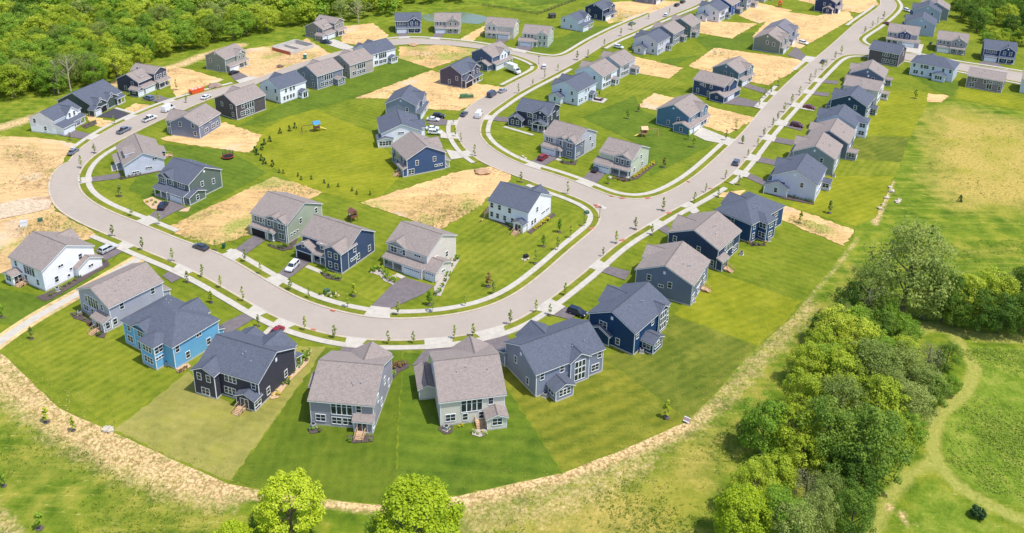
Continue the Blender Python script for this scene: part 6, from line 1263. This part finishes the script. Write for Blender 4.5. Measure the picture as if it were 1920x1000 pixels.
# clods and stones
def clods(name,label,pts,s0,s1,mat,z=.05):
    V=[];F=[]
    base=np.array([[1,0,0],[-.5,.87,0],[-.5,-.87,0],[0,0,1],[.1,.1,-.6]]); fc=[(0,1,3),(1,2,3),(2,0,3),(1,0,4),(2,1,4),(0,2,4)]
    for p in pts:
        s=rng.uniform(s0,s1); a=rng.uniform(0,6.28); c,q=math.cos(a),math.sin(a); b=len(V); v=base*(1+rng.uniform(-.35,.35,size=(5,3)))*s*np.array([1,1,.6])
        V+=[(x*c-y*q+p[0],x*q+y*c+p[1],w_+z) for x,y,w_ in v]; F+=[tuple(b+i for i in f) for f in fc]
    me=bpy.data.meshes.new(name); me.from_pydata(V,[],F); me.materials.append(mat); tag(link(name,me),label,'clods',None,'stuff')
clods('earth_clods','clods and stones scattered over the bare building plots',np.concatenate([sample([(-50,270),(110,290),(95,370),(150,430),(40,490),(-50,500)],900),sample([(690,384),(850,335),(930,320),(905,380),(826,428)],420),sample([(350,440),(510,340),(590,362),(460,440),(400,460)],300),sample([(700,180),(830,145),(940,168),(890,190),(810,200)],260),sample([(1310,100),(1490,113),(1430,155),(1390,150)],200),sample([(460,120),(560,85),(610,105),(560,122),(470,148)],260),sample([(1330,205),(1400,220),(1360,248)],90)]),.1,.38,heap,.1)
clods('earth_clods','pale clods of turned earth along the dirt strip',np.concatenate([along_px([(-20,690),(50,745),(120,803),(220,858),(330,900),(420,926)],700,2.2),along_px([(900,950),(1000,930),(1100,898),(1200,856),(1300,808),(1405,690),(1505,592)],300,1.6)]),.08,.22,dirt_mat((196,164,118),0.),.0)
# dead and half-bare trees standing in the woods
m_dead=plain('bleached bark',(186,174,152),.9,0,.2,5)
def dead_tree(px,h,label):
    p=g(*px); r=thing('bare_tree',label,'tree',(p[0],p[1],0),random.uniform(0,6)); tm=MB(); bm_=MB(); tm.tube((0,0,-.2),(.2,.1,h*.6),.32,.2,7).tube((.2,.1,h*.6),(.4,.2,h),.2,.05,6)
    for i in range(14):
        z=h*random.uniform(.35,.95); a=random.uniform(0,6.28); L=h*.28*(1.25-z/h)+.6; x0,y0=.3*z/h,.15*z/h
        q=(x0+math.cos(a)*L*.6,y0+math.sin(a)*L*.6,z+L*.5); bm_.tube((x0,y0,z),q,.12,.08,5).tube(q,(q[0]+math.cos(a+.4)*L*.5,q[1]+math.sin(a+.4)*L*.5,q[2]+L*.55),.08,.03,4).tube(q,(q[0]+math.cos(a-.6)*L*.4,q[1]+math.sin(a-.6)*L*.4,q[2]+L*.4),.06,.02,4)
    part('trunk',tm,m_dead,r); part('branches',bm_,m_dead,r)
    link('crown',crown_mesh('crown',LM['w'],h*.26,h*.4,h*1.0,26,20,.16,'round',.3),r)
dead_tree((133,172),15,'pale bare-branched tree at the edge of the upper-left wood, behind the white farmhouse')
dead_tree((110,176),13,'shorter pale bare tree at the wood edge, left of the tall bare one')
dead_tree((1617,612),13,'pale-barked sparse tree at the left side of the right-hand copse')
dead_tree((672,43),12,'thin pale tree at the wood edge near the khaki house')
tree((985,492),None,0,'g','x',None) if False else None
for px,s_ in (((984,489),.45),((990,486),.4),((979,487),.35)): rock(px,s_,'small pale stone around the dark box on the white corner house lawn','stones on the corner lawn')
p=g(986,484); r=thing('utility_box','dark utility box ringed by pale stones on the lawn below the white corner house','utility box',(p[0],p[1],.05),.5); part('cabinet',MB().box(-.6,.6,-.5,.5,.1,.95),m_dark,r,bevel=.04); part('base',MB().box(-.75,.75,-.65,.65,-.1,.12),m_conc,r)
